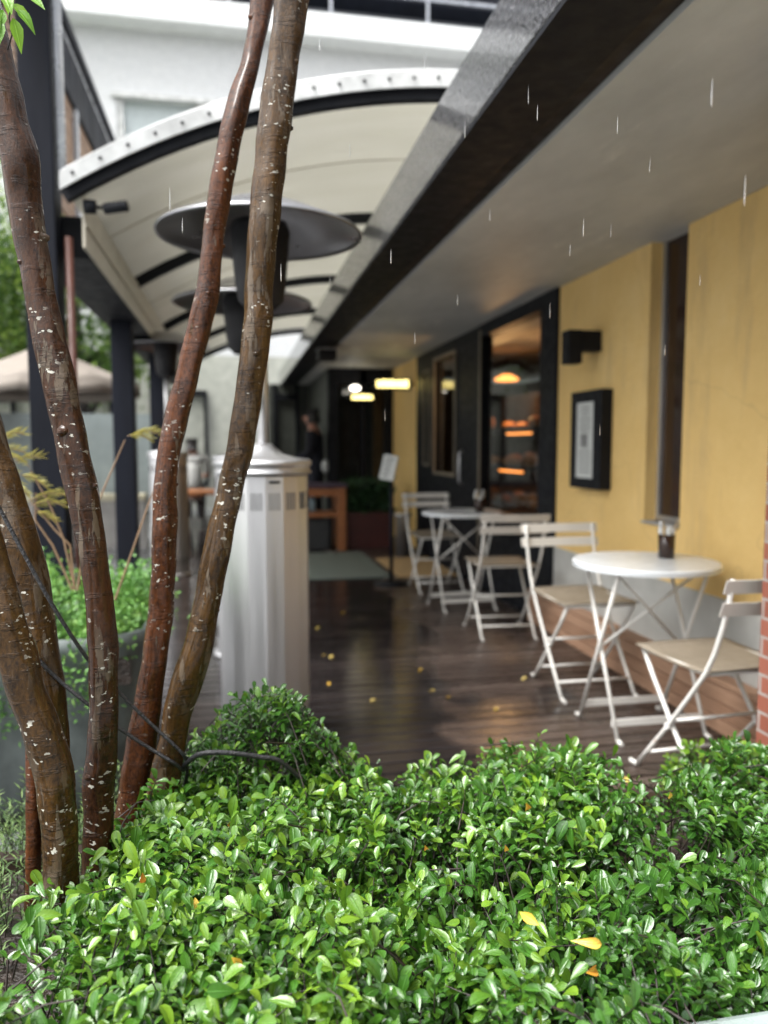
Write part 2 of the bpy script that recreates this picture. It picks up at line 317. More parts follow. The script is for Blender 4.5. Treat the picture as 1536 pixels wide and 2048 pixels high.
def leaves(name, P, D, N, L, Wd, tint, m, parent, tpl=T_OBOV, curlvar=True):
    T, A, F = tpl; n = len(P); P = np.asarray(P); D = norm(np.asarray(D)); N = np.asarray(N)
    N = norm(N - D*np.sum(N*D, 1, keepdims=True)); X = np.cross(N, D)
    cv = RNG.uniform(.2, 1.8, n) if curlvar else np.ones(n)
    V = P[:,None,:] + D[:,None,:]*(T[None,:,0:1]*L[:,None,None]) + X[:,None,:]*(T[None,:,1:2]*Wd[:,None,None]) \
        + N[:,None,:]*((np.where(T[None,:,2]<0, T[None,:,2]*cv[:,None], T[None,:,2])[:,:,None])*L[:,None,None])
    k = len(T); V = V.reshape(-1,3); FF = (F[None] + (np.arange(n)*k)[:,None,None]).reshape(-1,4)
    me = bpy.data.meshes.new(name); me.vertices.add(len(V)); me.vertices.foreach_set('co', V.ravel())
    me.loops.add(FF.size); me.loops.foreach_set('vertex_index', FF.ravel().astype(np.int32)); me.polygons.add(len(FF))
    me.polygons.foreach_set('loop_start', np.arange(0, FF.size, 4, dtype=np.int32)); me.polygons.foreach_set('use_smooth', np.ones(len(FF), bool))
    a = me.attributes.new('tint', 'FLOAT', 'POINT'); a.data.foreach_set('value', np.repeat(tint, k).astype(np.float32))
    a = me.attributes.new('across', 'FLOAT', 'POINT'); a.data.foreach_set('value', np.tile(A, n).astype(np.float32))
    me.update(calc_edges=True); me.validate(); me.materials.append(m); o = link(bpy.data.objects.new(name, me))
    if parent is not None: o.parent = parent
    return o
def rand_dirs(n, up=.0):
    v = RNG.normal(size=(n,3)); v[:,2] += up; return norm(v)

# ------------------------------------------------------------------ GROUND + DECK
struct(MB().box(-60, 60, -20, 80, -.4, -.07).build('ground', M['paving']))
dk = MB(); y = 1.62; i = 0
while y < 13.5:
    dk.box(-.82, 1.985, y, y+.083, -.04, random.uniform(-.0012, .0012)); y += .095
struct(dk.build('deck', M['deck'], bevel=.003))
struct(MB().box(-.82, 1.985, 1.6, 13.5, -.069, -.045).build('deck_base', M['black']))
# ------------------------------------------------------------------ CAFE BUILDING (right)
cafe = thing('cafe_building', 'ochre rendered cafe building with black beam edged flat roof and dark shopfront along the deck', 'building', (2.05, 5, 0))
def cp(name, m, *boxes, bevel=.003, parent=None):
    b = MB()
    for q in boxes: b.box(*q)
    o = b.build(name, m, parent or cafe, bevel=bevel)
    o.matrix_parent_inverse = Matrix.Translation((-2.05, -5, 0)) if (parent is None or parent is cafe) else Matrix.Identity(4)
    return o
WX = 2.05
cp('wall', M['wall'], (WX, 2.30, -.4, 3.28, .535, 2.198), (WX, 2.30, 3.28, 3.60, .535, .80), (WX, 2.30, 3.60, 4.70, .535, 2.198), (WX, 2.30, 8.62, 10.0, .0, 2.198), bevel=0)
cp('plinth', M['plinth'], (WX-.012, 2.30, -.4, 4.70, 0, .535))
st = MB()
for k in range(3): st.box(1.95, 1.975, -.2, 4.92, .003+k*.066, .003+k*.066+.061)
st.box(1.95, 2.036, -.2, 4.92, .2, .222); sto = st.build('step', M['stepwood'], cafe, bevel=.003); sto.matrix_parent_inverse = Matrix.Translation((-2.05,-5,0))
tag(sto, 'low brown timber step boards along the foot of the wall')
cp('ceiling', M['ceil'], (1.045, 2.6, -.6, 13.4, 2.2, 2.26), bevel=0)
cp('roof', M['concrete'], (.80, 6, -.6, 13.4, 2.262, 2.40), bevel=0)
cp('roof_beam', M['facia'], (.75, .80, -.6, 13.4, 2.206, 2.44), (.80, 1.2, -.6, 13.4, 2.402, 2.44), bevel=.006)
cp('beam_soffit', M['black'], (.752, .965, -.6, 13.4, 2.192, 2.205), bevel=0)
cp('beam_groove', M['dark_wood'], (.967, 1.043, -.6, 13.4, 2.22, 2.26), bevel=0)
# narrow recessed window in the ochre wall
w1 = cp('window', M['alu'], (2.11, 2.145, 3.575, 3.60, .815, 2.2), (2.11, 2.145, 3.28, 3.30, .815, 2.2), (2.11, 2.145, 3.30, 3.575, .815, .84)); tag(w1, 'narrow tall recessed window in the ochre wall')
pn = cp('pane', M['brown_glass'], (2.125, 2.13, 3.30, 3.575, .84, 2.198), bevel=0, parent=w1)
sl_ = cp('sill', M['concrete'], (2.03, 2.12, 3.28, 3.60, .80, .812), parent=w1)
# black shopfront
FX = 2.03
shop = cp('shopfront', M['black'], (FX, 2.14, 4.70, 4.97, 0, 2.198), (FX, 2.14, 4.97, 6.26, 0, .66), (FX, 2.14, 4.97, 6.26, 2.10, 2.198), (FX, 2.14, 6.26, 6.36, 0, 2.198),
   (FX+.01, 2.14, 6.36, 7.02, 0, 2.198), (FX+.01, 2.14, 7.02, 7.78, 0, .93), (FX+.01, 2.14, 7.02, 7.78, 2.06, 2.198), (FX+.01, 2.14, 7.78, 8.62, 0, 2.198)); tag(shop, 'black painted timber shopfront')
cp('pane', M['glass'], (2.07, 2.075, 4.97, 6.26, .66, 2.10), bevel=0, parent=shop)
cp('pane', M['glass'], (2.07, 2.075, 7.02, 7.78, .93, 2.06), bevel=0, parent=shop)
tr = MB()
tr.box(FX-.012, FX, 6.235, 6.262, .1, 2.15)
for (a, b_, c, d) in ((7.0,7.03,.90,2.09),(7.77,7.80,.90,2.09),(7.03,7.77,.90,.93),(7.03,7.77,2.06,2.09),(7.98,8.0,.98,2.0),(8.22,8.24,.98,2.0),(8.0,8.22,.98,1.0),(8.0,8.22,1.98,2.0)): tr.box(FX-.008, FX+.009, a, b_, c, d)
tr.build('trim', M['brass'], shop)
hd = MB().tube([(1.99,6.62,.85),(1.96,6.62,.87),(1.96,6.62,1.13),(1.99,6.62,1.15)], .012).build('door_handle', M['steel'], shop)
# interior seen through the glass
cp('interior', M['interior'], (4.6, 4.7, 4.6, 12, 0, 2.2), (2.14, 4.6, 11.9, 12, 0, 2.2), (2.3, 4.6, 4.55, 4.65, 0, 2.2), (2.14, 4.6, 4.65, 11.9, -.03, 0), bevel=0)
# far end facades
far = cp('end_facade', M['black'], (1.2, 2.05, 10.0, 10.2, 0, .25), (1.2, 1.32, 10.0, 10.2, .25, 2.198), (1.62, 1.70, 10.0, 10.2, .25, 2.198), (1.95, 2.05, 10.0, 10.2, .25, 2.198), (1.32, 1.95, 10.0, 10.2, 2.0, 2.198)); tag(far, 'dark glazed doors closing the far end of the walkway')
cp('pane', M['glass'], (1.32, 1.62, 10.08, 10.085, .25, 2.0), (1.70, 1.95, 10.08, 10.085, .25, 2.0), bevel=0, parent=far)
cp('back_wall', mat('dark_green_panel', (.055,.06,.05), .5, var=.3), (.55, 2.6, 12.8, 13.0, 0, 2.2), (1.2,1.3,10.2,12.8,0,2.2), bevel=0)
cp('back_frame', M['black'], (.62, .68, 12.74, 12.8, 0, 2.2), (.98, 1.03, 12.74, 12.8, 0, 2.2), (.68, .98, 12.74, 12.8, 1.95, 2.03), bevel=0)
# ------------------------------------------------------------------ brick pier at right
bp = at(1518, 1300, y=2.0)
pier = MB().box(bp.x, bp.x+.42, 1.66, 2.0 , 0, 2.198).build('brick_pier', M['redbrick'], bevel=.004)
pier.data.transform(Matrix.Identity(4)); tag(pier, 'red brick pier with pale mortar at the right edge beside the hedge', 'pillar')
# ------------------------------------------------------------------ CANOPY
canopy = thing('arched_canopy', 'cream membrane canopy arched over the walkway with white riveted front rim', 'canopy', (0, 4, 0))
def circ3(p, q, r):
    ax,ay=p; bx,by=q; cx,cy=r; d=2*(ax*(by-cy)+bx*(cy-ay)+cx*(ay-by))
    ux=((ax*ax+ay*ay)*(by-cy)+(bx*bx+by*by)*(cy-ay)+(cx*cx+cy*cy)*(ay-by))/d; uy=((ax*ax+ay*ay)*(cx-bx)+(bx*bx+by*by)*(ax-cx)+(cx*cx+cy*cy)*(bx-ax))/d
    return ux, uy, math.hypot(ax-ux, ay-uy)
ccx, ccz, cr = circ3((-.78,2.37), (-.03,2.745), (1.08,2.985))
def arc(x, dz=0): return ccz + math.sqrt(max(0, cr*cr - (x-ccx)**2)) + dz
XE = 2*ccx + .78 if ccx < 1.9 else 2.9
XS = [-.78 + (XE+.78)*i/40 for i in range(41)]
RIBS = [3.95, 6.15, 8.4, 10.4, 12.2]
CI = Matrix.Translation((0,-4,0))
def cbuild(mb, name, m, parent=canopy, **k):
    o = mb.build(name, m, parent, **k)
    if parent is canopy: o.matrix_parent_inverse = CI
    return o
mem = MB(); ys = [3.95 + (12.2-3.95)*j/36 for j in range(37)]
vs = []
for yy in ys:
    ph = min(abs(yy-r) for r in RIBS); sag = .0 + .035*math.sin(math.pi*min(1, ph/1.1)/2)
    for x in XS: vs.append((x, yy, arc(x, .045) + sag*math.sin(math.pi*(x+.78)/(XE+.78))))
mem.add(vs, [(j*41+i, j*41+i+1, (j+1)*41+i+1, (j+1)*41+i) for j in range(36) for i in range(40)], True)
cbuild(mem, 'membrane', M['membrane'], solid=.004)
for yy in (5.0, 7.2):
    s = MB(); s.tube([(x, yy, arc(x, .037)) for x in XS], .004, 6); cbuild(s, 'seam', M['cream_metal'])
for yy in RIBS:
    s = MB()
    for i in range(40): s.bar((XS[i], yy+.02, arc(XS[i], .0)), (XS[i+1], yy+.02, arc(XS[i+1], .0)), .05, .075)
    cbuild(s, 'rib', M['black'])
rim = MB(); n = 41
vs = [(x, 3.90+dy, arc(x, dz)) for x in XS for dy, dz in ((0,.005),(0,.085),(.10,.135),(.10,.095),(.012,.045),(.012,.005))]
rim.add(vs, [(i*6+k, (i+1)*6+k, (i+1)*6+(k+1)%6, i*6+(k+1)%6) for i in range(40) for k in range(6)], False)
cbuild(rim, 'front_rim', M['white_frame'])
for k in range(22):
    x = -.72 + k*.125; z = arc(x, .045)
    s = MB(); s.lathe([(0,.0),(.008,0),(.009,.004),(.005,.009),(0,.01)], (0,0,0), 10)
    s.v = [tuple(Vector((x, 3.897, z)) + Vector((a, -c, b))) for a, b, c in s.v]; cbuild(s, 'rivet', M['dark_metal'])
# left carrying beam with cream inner face
s = MB(); s.box(-.98, -.705, 4.20, 12.4, 2.135, 2.34); cbuild(s, 'edge_beam', M['black'], bevel=.006)
s = MB(); s.box(-.703, -.69, 4.0, 12.4, 2.14, 2.40); s.box(-.69, -.68, 4.0, 12.4, 2.24, 2.252); cbuild(s, 'gutter', M['cream_metal'], bevel=.002)
for py, x0, x1, zt in ((4.02, at(52,650,y=4.02).x, at(118,650,y=4.02).x, 5.2), (6.2, at(221,700,y=6.2).x, at(264,700,y=6.2).x, 2.134), (8.45, at(297,720,y=8.45).x, at(336,720,y=8.45).x, 2.134)):
    s = MB(); s.box(x0, x1, py, py+.17, -.06, zt); o = cbuild(s, 'post', M['blackblue'], bevel=.006)
s = MB(); s.box(-.2,.2,-.001,0,0,.1)
# small sticker on the canopy cloth near the front corner
p0 = at(235, 362, y=4.12); s = MB(); s.add([(-.60,4.05,arc(-.60,.035)),(-.50,4.05,arc(-.50,.035)),(-.46,4.16,arc(-.46,.035)),(-.56,4.16,arc(-.56,.035))], [(0,1,2,3)])
st_ = cbuild(s, 'sticker', mat('silver_label', (.55,.56,.58), .35, bump=0), solid=.002)
s = MB(); s.add([(-.55,4.085,arc(-.55,.03)),(-.525,4.085,arc(-.525,.03)),(-.51,4.125,arc(-.51,.03)),(-.535,4.125,arc(-.535,.03))], [(0,1,2,3)])
s.build('emblem', mat('blue_ink', (.03,.04,.2), .4, bump=0), st_, solid=.001)
# floodlight on the beam end
fl = thing('security_light', 'small black cylindrical spotlight on a bracket at the canopy corner', 'spotlight', (-.655, 3.99, 2.33))
s = MB(); s.tube([(-.035,0,.0),(.02,0,0)], .032, 14); s.build('bracket', M['black'], fl)
s = MB(); s.tube([(.02,0,0),(.065,-.01,-.005)], .008, 8); s.build('arm', M['black'], fl)
s = MB(); s.tube([(.06,-.02,-.012),(.17,-.05,.0)], .026, 16); s.build('lamp_head', M['black'], fl, bevel=.004)
# downpipe beside the first post
dp = thing('downpipe', 'slim downpipe beside the first post, grey above and copper red below', 'pipe', (at(118,650,y=4.02).x+.03, 4.06, 0))
MB().tube([(0,.0,2.42),(0,0,5.2)], .022, 14).build('upper_pipe', M['grey_pipe'], dp)
MB().tube([(.02,0,-.06),(.02,0,2.2)], .02, 14).build('lower_pipe', M['copper'], dp)
# upper slatted screen on the left
sc = thing('upper_screen', 'brown slatted timber screen under a dark eave above the left side of the canopy', 'screen', (-1.1, 5, 2.4))
s = MB()
for k in range(16): s.box(-.02, .02, -.6, 8, .35+k*.05, .39+k*.05)
s.build('slat_panel', M['cladding'], sc)
s = MB(); s.box(-.1, .05, -2.2, 8, 1.14, 1.52); s.box(.05,.08,-2.2,8,1.50,1.57); s.build('eave', M['blackblue'], sc, bevel=.005)
s = MB(); s.box(.05,.056,-2.2,8,1.45,1.475); s.build('trim', M['grey_pipe'], sc)
for yy in (0.9, 3.4): s = MB(); s.box(.02,.05,yy,yy+.08,.33,1.139); s.build('stud', M['grey_pipe'], sc)
# ------------------------------------------------------------------ WHITE BUILDING behind
wb = thing('white_building', 'large white brick building with parapet ledge and dark upper storey across the background', 'building', (0, 16, 0))
WI = Matrix.Translation((0,-16,0))
def wbp(name, m, *bx, parent=wb, bevel=0):
    b = MB()
    for q in bx: b.box(*q)
    o = b.build(name, m, parent, bevel=bevel)
    if parent is wb: o.matrix_parent_inverse = WI
    return o
wt = at(800, 170, y=16).z; lt = at(700, 55, y=16).z; lb = at(700, 102, y=16).z; wz1 = at(300, 200, y=16).z
wx0 = at(232, 200, y=16).x; wx1 = at(560, 235, y=16).x
wbp('wall', M['whitebrick'], (-14, 14, 16.0, 16.4, wz1, lb), (-14, wx0, 16.0, 16.4, 3.0, wz1), (wx1, 14, 16, 16.4, 3.0, wz1), (wx0, wx1, 16, 16.4, 3.0, wz1-1.4))
wbp('ledge', mat('white_ledge', (.72,.74,.74), .5, var=.05, bump=0), (-14, 14, 15.55, 16.4, lb, lt), bevel=.02)
w = wbp('window', M['white_frame'], (wx0, wx0+.12, 16.03, 16.2, wz1-1.4, wz1), (wx1-.12, wx1, 16.03, 16.2, wz1-1.4, wz1), ((wx0+wx1)/2-.06, (wx0+wx1)/2+.06, 16.03, 16.2, wz1-1.4, wz1), (wx0-.1, wx1+.1, 15.93, 16.02, wz1, wz1+.09))
wbp('pane', mat('pale_blind', (.50,.56,.57), .3, var=.05, bump=0), (wx0+.12, wx1-.12, 16.15, 16.17, wz1-1.4, wz1), parent=w)
wbp('upper_storey', mat('grey_panel', (.16,.17,.19), .5, var=.2, stretch=(.3,1,1)), (-14, 14, 17.2, 17.5, lt, lt+4))
wbp('roof', M['blackblue'], (-14, 14, 16.6, 18, lt+.95, lt+1.5))
rl = MB()
for k in range(15): rl.box(-14+k*2, -14+k*2+.05, 16.1, 16.14, lt, lt+.75)
rl.box(-14, 14, 16.09, 16.15, lt+.75, lt+.79); o = rl.build('railing', M['grey_pipe'], wb); o.matrix_parent_inverse = WI
# lower part seen under the canopy: pale wall with dark frames
wbp('lower_wall', mat('pale_grey_wall', (.42,.43,.38), .6, var=.15), (-14, 14, 16.0, 16.3, -.07, 3.0))
for xx in (-5.2, -3.4, -1.6, .1):
    wbp('window', M['black'], (xx, xx+.07, 15.9, 15.99, .4, 2.3), (xx+1.0, xx+1.07, 15.9, 15.99, .4, 2.3), (xx+.07, xx+1.0, 15.9, 15.99, 2.2, 2.3), (xx+.07, xx+1.0, 15.9, 15.99, .4, .48))

# ------------------------------------------------------------------ furniture builders
def make_chair():
    r = thing('folding_chair', 'x', 'chair', group='white folding bistro chairs')
    for sx in (-1, 1):
        x = sx*.185
        s = MB(); s.tube([(x,-.300,.785),(x,-.286,.70),(x,-.262,.62),(x,-.230,.535),(x,-.19,.46),(x,-.10,.345),(x,0,.22),(x,.10,.105),(x,.18,.012)], .0082, 8)
        s.tube([(x,.18,.012),(x,.205,.009),(x,.225,.009)], .0085, 8); s.build('back_leg', M['white_metal'], r)
        x2 = sx*.168
        s = MB(); s.tube([(x2,.185,.445),(x2,.12,.36),(x2,0,.222),(x2,-.12,.09),(x2,-.19,.012)], .0082, 8); s.tube([(x2,-.19,.012),(x2,-.225,.009)], .0085, 8)
        s.tube([(x2,.19,.445),(x2,-.18,.452)], .007, 8); s.build('front_leg', M['white_metal'], r)
        s = MB(); s.tube([(x-sx*.02,0,.221),(x+sx*.008,0,.221)], .012, 8); s.build('pivot', M['white_metal'], r)
    for a, yy, zz in ((.185,.13,.075),(.168,-.135,.075),(.185,-.02,.245),(.168,.19,.447),(.17,-.185,.455)): MB().tube([(-a,yy,zz),(a,yy,zz)], .0065, 8).build('stretcher', M['white_metal'], r)
    for z0, yy in ((.740, -.300), (.668, -.286)):
        s = MB(); n = 12; vs = []
        for i in range(n+1):
            t = -1 + 2*i/n; vs += [(t*.212, yy+.006-.014*(1-t*t), z0), (t*.212, yy-.010-.014*(1-t*t), z0+.044)]
        s.add(vs, [(2*i, 2*i+2, 2*i+3, 2*i+1) for i in range(n)], False); s.build('back_slat', M['slat'], r, solid=.004)
    s = MB(); n = 10; vs = []
    for j in range(n+1):
        for i in range(n+1):
            a = -1 + 2*i/n; b = -1 + 2*j/n
            vs.append((a*.19, b*.205, .457 + .014*b*b*(1 if b < 0 else .4) - .016*(1-a*a)*(1-b*b) - .004*a*a))
    s.add(vs, [(j*(n+1)+i, j*(n+1)+i+1, (j+1)*(n+1)+i+1, (j+1)*(n+1)+i) for j in range(n) for i in range(n)], True); s.build('seat', M['seat'], r, solid=.006)
    return r
ch = make_chair(); ch.location = (1.645, 2.375, 0); ch.rotation_euler = (0,0,math.radians(3))
ch['label'] = 'nearest white folding chair, seen from behind beside the brick pier'
for loc, rz, lab in (((1.665,3.47,0), 180, 'white folding chair facing us on the far side of the near table'),
                     ((1.65,4.62,0), -4, 'white folding chair in front of the farther table, back turned to us'),
                     ((1.63,6.18,0), 182, 'farthest white folding chair, behind the farther table')):
    c = copy_tree(ch); c.location = loc; c.rotation_euler = (0,0,math.radians(rz)); c['label'] = lab
def make_table():
    r = thing('bistro_table', 'x', 'table', group='round white bistro tables')
    s = MB(); s.lathe([(0,.700),(.285,.700),(.290,.690),(.296,.690),(.297,.708),(.290,.714),(0,.714)], seg=96, smooth=False); s.build('tabletop', M['tabletop'], r)
    for sx in (-1, 1):
        x = sx*.195
        for sy in (-1, 1):
            xx = x - (sy*.008); s = MB(); s.tube([(xx,-sy*.16,.69),(xx,0,.345),(xx,sy*.155,.012)], .0082, 8); s.tube([(xx,sy*.155,.012),(xx,sy*.19,.009)], .0085, 8); s.build('leg', M['white_metal'], r)
    for yy in (.125,-.125): MB().bar((-.2,yy,.075),(.2,yy,.075),.006,.03).build('foot_bar', M['white_metal'], r)
    for a, b in (((-.19,-.12,.68),(.17,.02,.36)),((.19,-.1,.68),(-.17,.02,.36)),((-.195,-.16,.69),(.195,-.16,.69)),((-.195,.16,.69),(.195,.16,.69))): MB().tube([a, b], .0065, 8).build('brace', M['white_metal'], r)
    return r
tb = make_table(); tb.location = (1.672, 2.915, 0); tb['label'] = 'near round white folding table holding the dark cutlery cup'
t2 = copy_tree(tb); t2.location = (1.63, 5.42, 0); t2.rotation_euler = (0,0,math.radians(4)); t2['label'] = 'farther round white folding table in front of the shop window'
def cutlery(loc, lab, n=9):
    r = thing('cutlery_cup', lab, 'cup', loc, group='cutlery cups on the tables')
    MB().lathe([(0,0),(.033,0),(.035,.1),(.031,.1),(.030,.006),(0,.006)], seg=24).build('cup', M['brown_glass'], r)
    for k in range(n):
        a = 2*math.pi*k/n + .3; rr = random.uniform(.008,.022); t = Vector((math.cos(a),math.sin(a),0)); b0 = t*rr*.4 + Vector((0,0,.01)); b1 = t*(rr+.02) + Vector((0,0,random.uniform(.125,.165)))
        s = MB(); d = (b1-b0)
        if k % 3 == 0: s.tube([b0, b0+d*.6, b0+d*.8, b1], [.006,.008,.013,.004], 8); s.build('napkin', M['paper'], r)
        elif k % 3 == 1: s.tube([b0, b0+d*.7, b0+d*.8, b0+d*.92, b1], [.003,.003,.009,.011,.003], 8); s.build('spoon', M['alu'], r)
        else: s.bar(b0, b1, .009, .003); s.build('stirrer', mat('bamboo', (.5,.36,.18), .6), r)
cutlery((1.80,2.97,.714), 'dark brown cup stuffed with cutlery and white napkins on the near table')
cutlery((1.74,5.35,.714), 'dark cup of cutlery on the farther table')
# menu sheet on the farther table
pp = MB().box(-.1,.1,-.07,.07,0,.003).build('menu_sheet', M['paper']); pp.location = (1.80,5.5,.715); pp.rotation_euler = (0,0,.3); tag(pp, 'white paper menu lying on the farther table', 'menu')

# ------------------------------------------------------------------ patio heaters
def make_heater(dz=0):
    r = thing('patio_heater', 'x', 'heater', group='mushroom patio heaters along the walkway')
    H = []; s = MB(); seg = 16
    s.lathe([(0,.02),(.172,.02),(.172,1.075),(.165,1.085),(0,1.085)], seg=seg, smooth=False, phase=.5); s.build('tank_cover', M['steel'], r, bevel=.002)
    s = MB(); s.lathe([(.165,1.084),(.183,1.084),(.186,1.092),(.178,1.097),(.178,1.112),(.186,1.117),(.186,1.13),(.176,1.138),(.12,1.146),(.08,1.158),(.05,1.18),(.032,1.198),(0,1.20)], seg=40); s.build('lid', M['steel'], r)
    for zz in (.145, .985):
        for q in range(16):
            s = MB(); th = 2*math.pi*(q)/16
            for j in range(4):
                off = (-1.5+j)*.0115; rr = .172*math.cos(math.pi/16)+.0006; c, sn = math.cos(th), math.sin(th)
                Mx = Matrix(((c,-sn,0,0),(sn,c,0,0),(0,0,1,0),(0,0,0,1))); s.box(rr-.002, rr+.0012, off-.002, off+.002, zz-.032, zz+.032, Mx)
            s.build('vent', M['vent'], r)
    s = MB(); s.box(-.02,.02,-.1795,-.1775,1.052,1.062); s.build('badge', M['dark_metal'], r)
    MB().tube([(0,0,1.195),(0,0,1.72+dz)], .023, 16).build('pole', M['alu'], r)
    s = MB(); s.lathe([(0,1.70+dz),(.05,1.70+dz),(.085,1.735+dz),(.095,1.80+dz),(.112,1.99+dz),(.10,2.02+dz),(0,2.02+dz)], seg=32); s.build('burner', M['dark_metal'], r)
    s = MB(); s.lathe([(0,2.115+dz),(.10,2.10+dz),(.22,2.055+dz),(.32,2.01+dz),(.372,1.988+dz),(.383,1.978+dz),(.381,1.970+dz),(.367,1.982+dz),(.31,2.002+dz),(.21,2.045+dz),(.10,2.088+dz),(0,2.10+dz)], seg=64); s.build('reflector', M['hood'], r)
    s = MB(); s.lathe([(0,.0),(.19,.0),(.19,.025),(.172,.03)], seg=32); s.build('base', M['steel'], r)
    return r
h1 = make_heater(); h1.location = (.105, 3.0, 0); h1.rotation_euler = (0,0,.2); h1['label'] = 'nearest patio heater, steel mushroom type with faceted body behind the hedge'
h2 = copy_tree(h1); h2.location = (.055, 4.42, 0); h2['label'] = 'second patio heater, directly behind the nearest one'
h3 = make_heater(.11); h3.location = (-.60, 7.3, 0); h3['label'] = 'farthest patio heater, by the dark posts on the left'

# ------------------------------------------------------------------ wall fittings
lamp = thing('wall_lamp', 'black angular wall lamp on the ochre wall above the menu case', 'wall lamp', (2.05, 4.16, 1.78))
s = MB(); s.box(-.115,0,-.05,.05,-.055,.06); s.build('bracket', M['black'], lamp, bevel=.003)
s = MB(); s.box(-.20,-.116,-.05,.05,-.125,.062); s.build('shade', M['black'], lamp, bevel=.004)
mc = thing('menu_case', 'black framed menu case mounted on the ochre wall', 'menu case', (2.05, 4.15, 1.22))
s = MB(); s.box(-.07,0,-.19,.20,-.275,.285); s.build('case', M['black'], mc, bevel=.004)
s = MB(); s.box(-.0725,-.0705,-.10,.11,-.215,.22); pg = s.build('menu_page', M['paper'], mc)
s = MB()
ink = mat('ink', (.12,.12,.12), .6, bump=0)
for k in range(17):
    zz = .19 - k*.023
    if 6 < k < 10: s.box(-.0738,-.0724,-.035,.05,zz-.012,zz+.006)
    else: w = random.uniform(.03,.085); s.box(-.0738,-.0724,-w,w*.9,zz-.003,zz+.003)
s.build('print', ink, pg)
# speaker under the beam
sp = thing('speaker_box', 'small grey box fixed under the black roof beam', 'speaker', (.93, 7.9, 2.2))
s = MB(); s.box(-.09,.09,-.12,.12,-.14,-.04); s.build('housing', M['dark_metal'], sp, bevel=.01)
s = MB(); s.box(-.1,.1,-.13,.13,-.038,-.028); s.box(-.02,.02,-.02,.02,-.028,.002); s.build('bracket', M['alu'], sp)
# lit hanging signs (lettering too blurred to read: rows of small lit strokes)
def litsign(loc, w, h, lab, m, n):
    r = thing('lit_sign', lab, 'sign', loc); s = MB(); s.box(-w/2,w/2,0,.04,-h/2,h/2); s.build('panel', M['black'], r, bevel=.003)
    s = MB(); x = -w/2+.02
    while x < w/2-.03:
        b = random.uniform(.012,.03); t = random.choice([.3,.38,.3]); s.box(x, x+b, -.006, -.001, -h*.3, h*t); x += b+.006
    s.build('lettering', m, r); s = MB(); s.box(w/2, w/2+.05, .01,.03,-.01,.01); s.build('bracket', M['black'], r); return r
litsign((1.79, 8.74, 1.90), .42, .13, 'black projecting sign with glowing yellow lettering by the doors', M['signlit'], 10)
litsign((1.62, 9.9, 1.82), .30, .09, 'smaller glowing sign hung in front of the end doors', M['signlit'], 7)
pl = thing('pendant_lamp', 'small white glowing lamp over the end doors', 'lamp', (1.50, 9.7, 1.92))
s = MB(); s.blob((0,0,0),(.065,.065,.035),10,0); s.build('bulb', M['signwhite'], pl); MB().tube([(0,0,.04),(0,0,.28)], .005, 6).build('cord', M['black'], pl)

# ------------------------------------------------------------------ shop interior: shelves with bread and warm lamps
sh = thing('display_shelf', 'lit bakery display shelves seen through the shop window', 'shelf', (2.75, 6.9, 0))
for z in (.62, 1.0, 1.36): s = MB(); s.box(-.25,.3,-1.5,1.7,z-.03,z); s.build('shelf', M['dark_wood'], sh)
s = MB(); s.box(.3,.33,-1.5,1.7,0,1.75); s.build('back_panel', M['interior'], sh)
loaf = None
for z in (.62, 1.0, 1.36):
    for k in range(11):
        if z > 1.2 and k % 3 == 2: continue
        if loaf is None:
            s = MB(); s.blob((0,0,.05),(.07,.11,.055),8,.06); loaf = s.build('bread_loaf', M['bread']); o = loaf
            tag(loaf, 'golden bread loaf on the lit display shelves', 'bread', 'bread loaves on the display shelves')
        else: o = loaf.copy(); link(o)
        o['label'] = 'golden bread loaf on the %s lit display shelf' % {.62:'lowest',1.0:'middle',1.36:'top'}[z]; o['group'] = 'bread loaves on the %s display shelf' % {.62:'lowest',1.0:'middle',1.36:'top'}[z]
        o.location = (2.68+random.uniform(-.05,.1), 5.5+k*.28+random.uniform(-.04,.04), z); o.rotation_euler = (0,0,random.uniform(-.6,.6)); sc_ = random.uniform(.75,1.15); o.scale = (sc_,sc_,sc_*random.uniform(.8,1.5))
for (x, y, z) in ((2.62,5.9,1.30),(2.62,6.9,1.30),(2.62,6.0,.94),(2.62,7.1,.94)):
    q = thing('shelf_lamp', 'warm strip lamp under a display shelf', 'lamp', (x,y,z), group='warm lamps under the display shelves')
    s = MB(); s.box(-.012,.012,-.3,.3,0,.015); s.build('tube', M['warm'], q)
for (x, y) in ((2.9,6.6),(3.3,7.4),(3.0,8.3)):
    q = thing('ceiling_lamp', 'orange glowing lamp inside the shop', 'lamp', (x,y,1.92), group='orange lamps inside the shop')
    s = MB(); s.lathe([(0,0),(.12,0),(.14,.02),(.05,.07),(0,.07)], seg=20); s.build('shade', M['warm'], q); MB().tube([(0,0,.07),(0,0,.27)],.004,6).build('cord', M['black'], q)
lp = bpy.data.lights.new('shop_lamp', 'POINT'); lp.energy = 6; lp.color = (1,.5,.2); lp.shadow_soft_size = .1
lo = link(bpy.data.objects.new('shop_lamp', lp)); lo.location = (2.6, 7.2, 1.7)
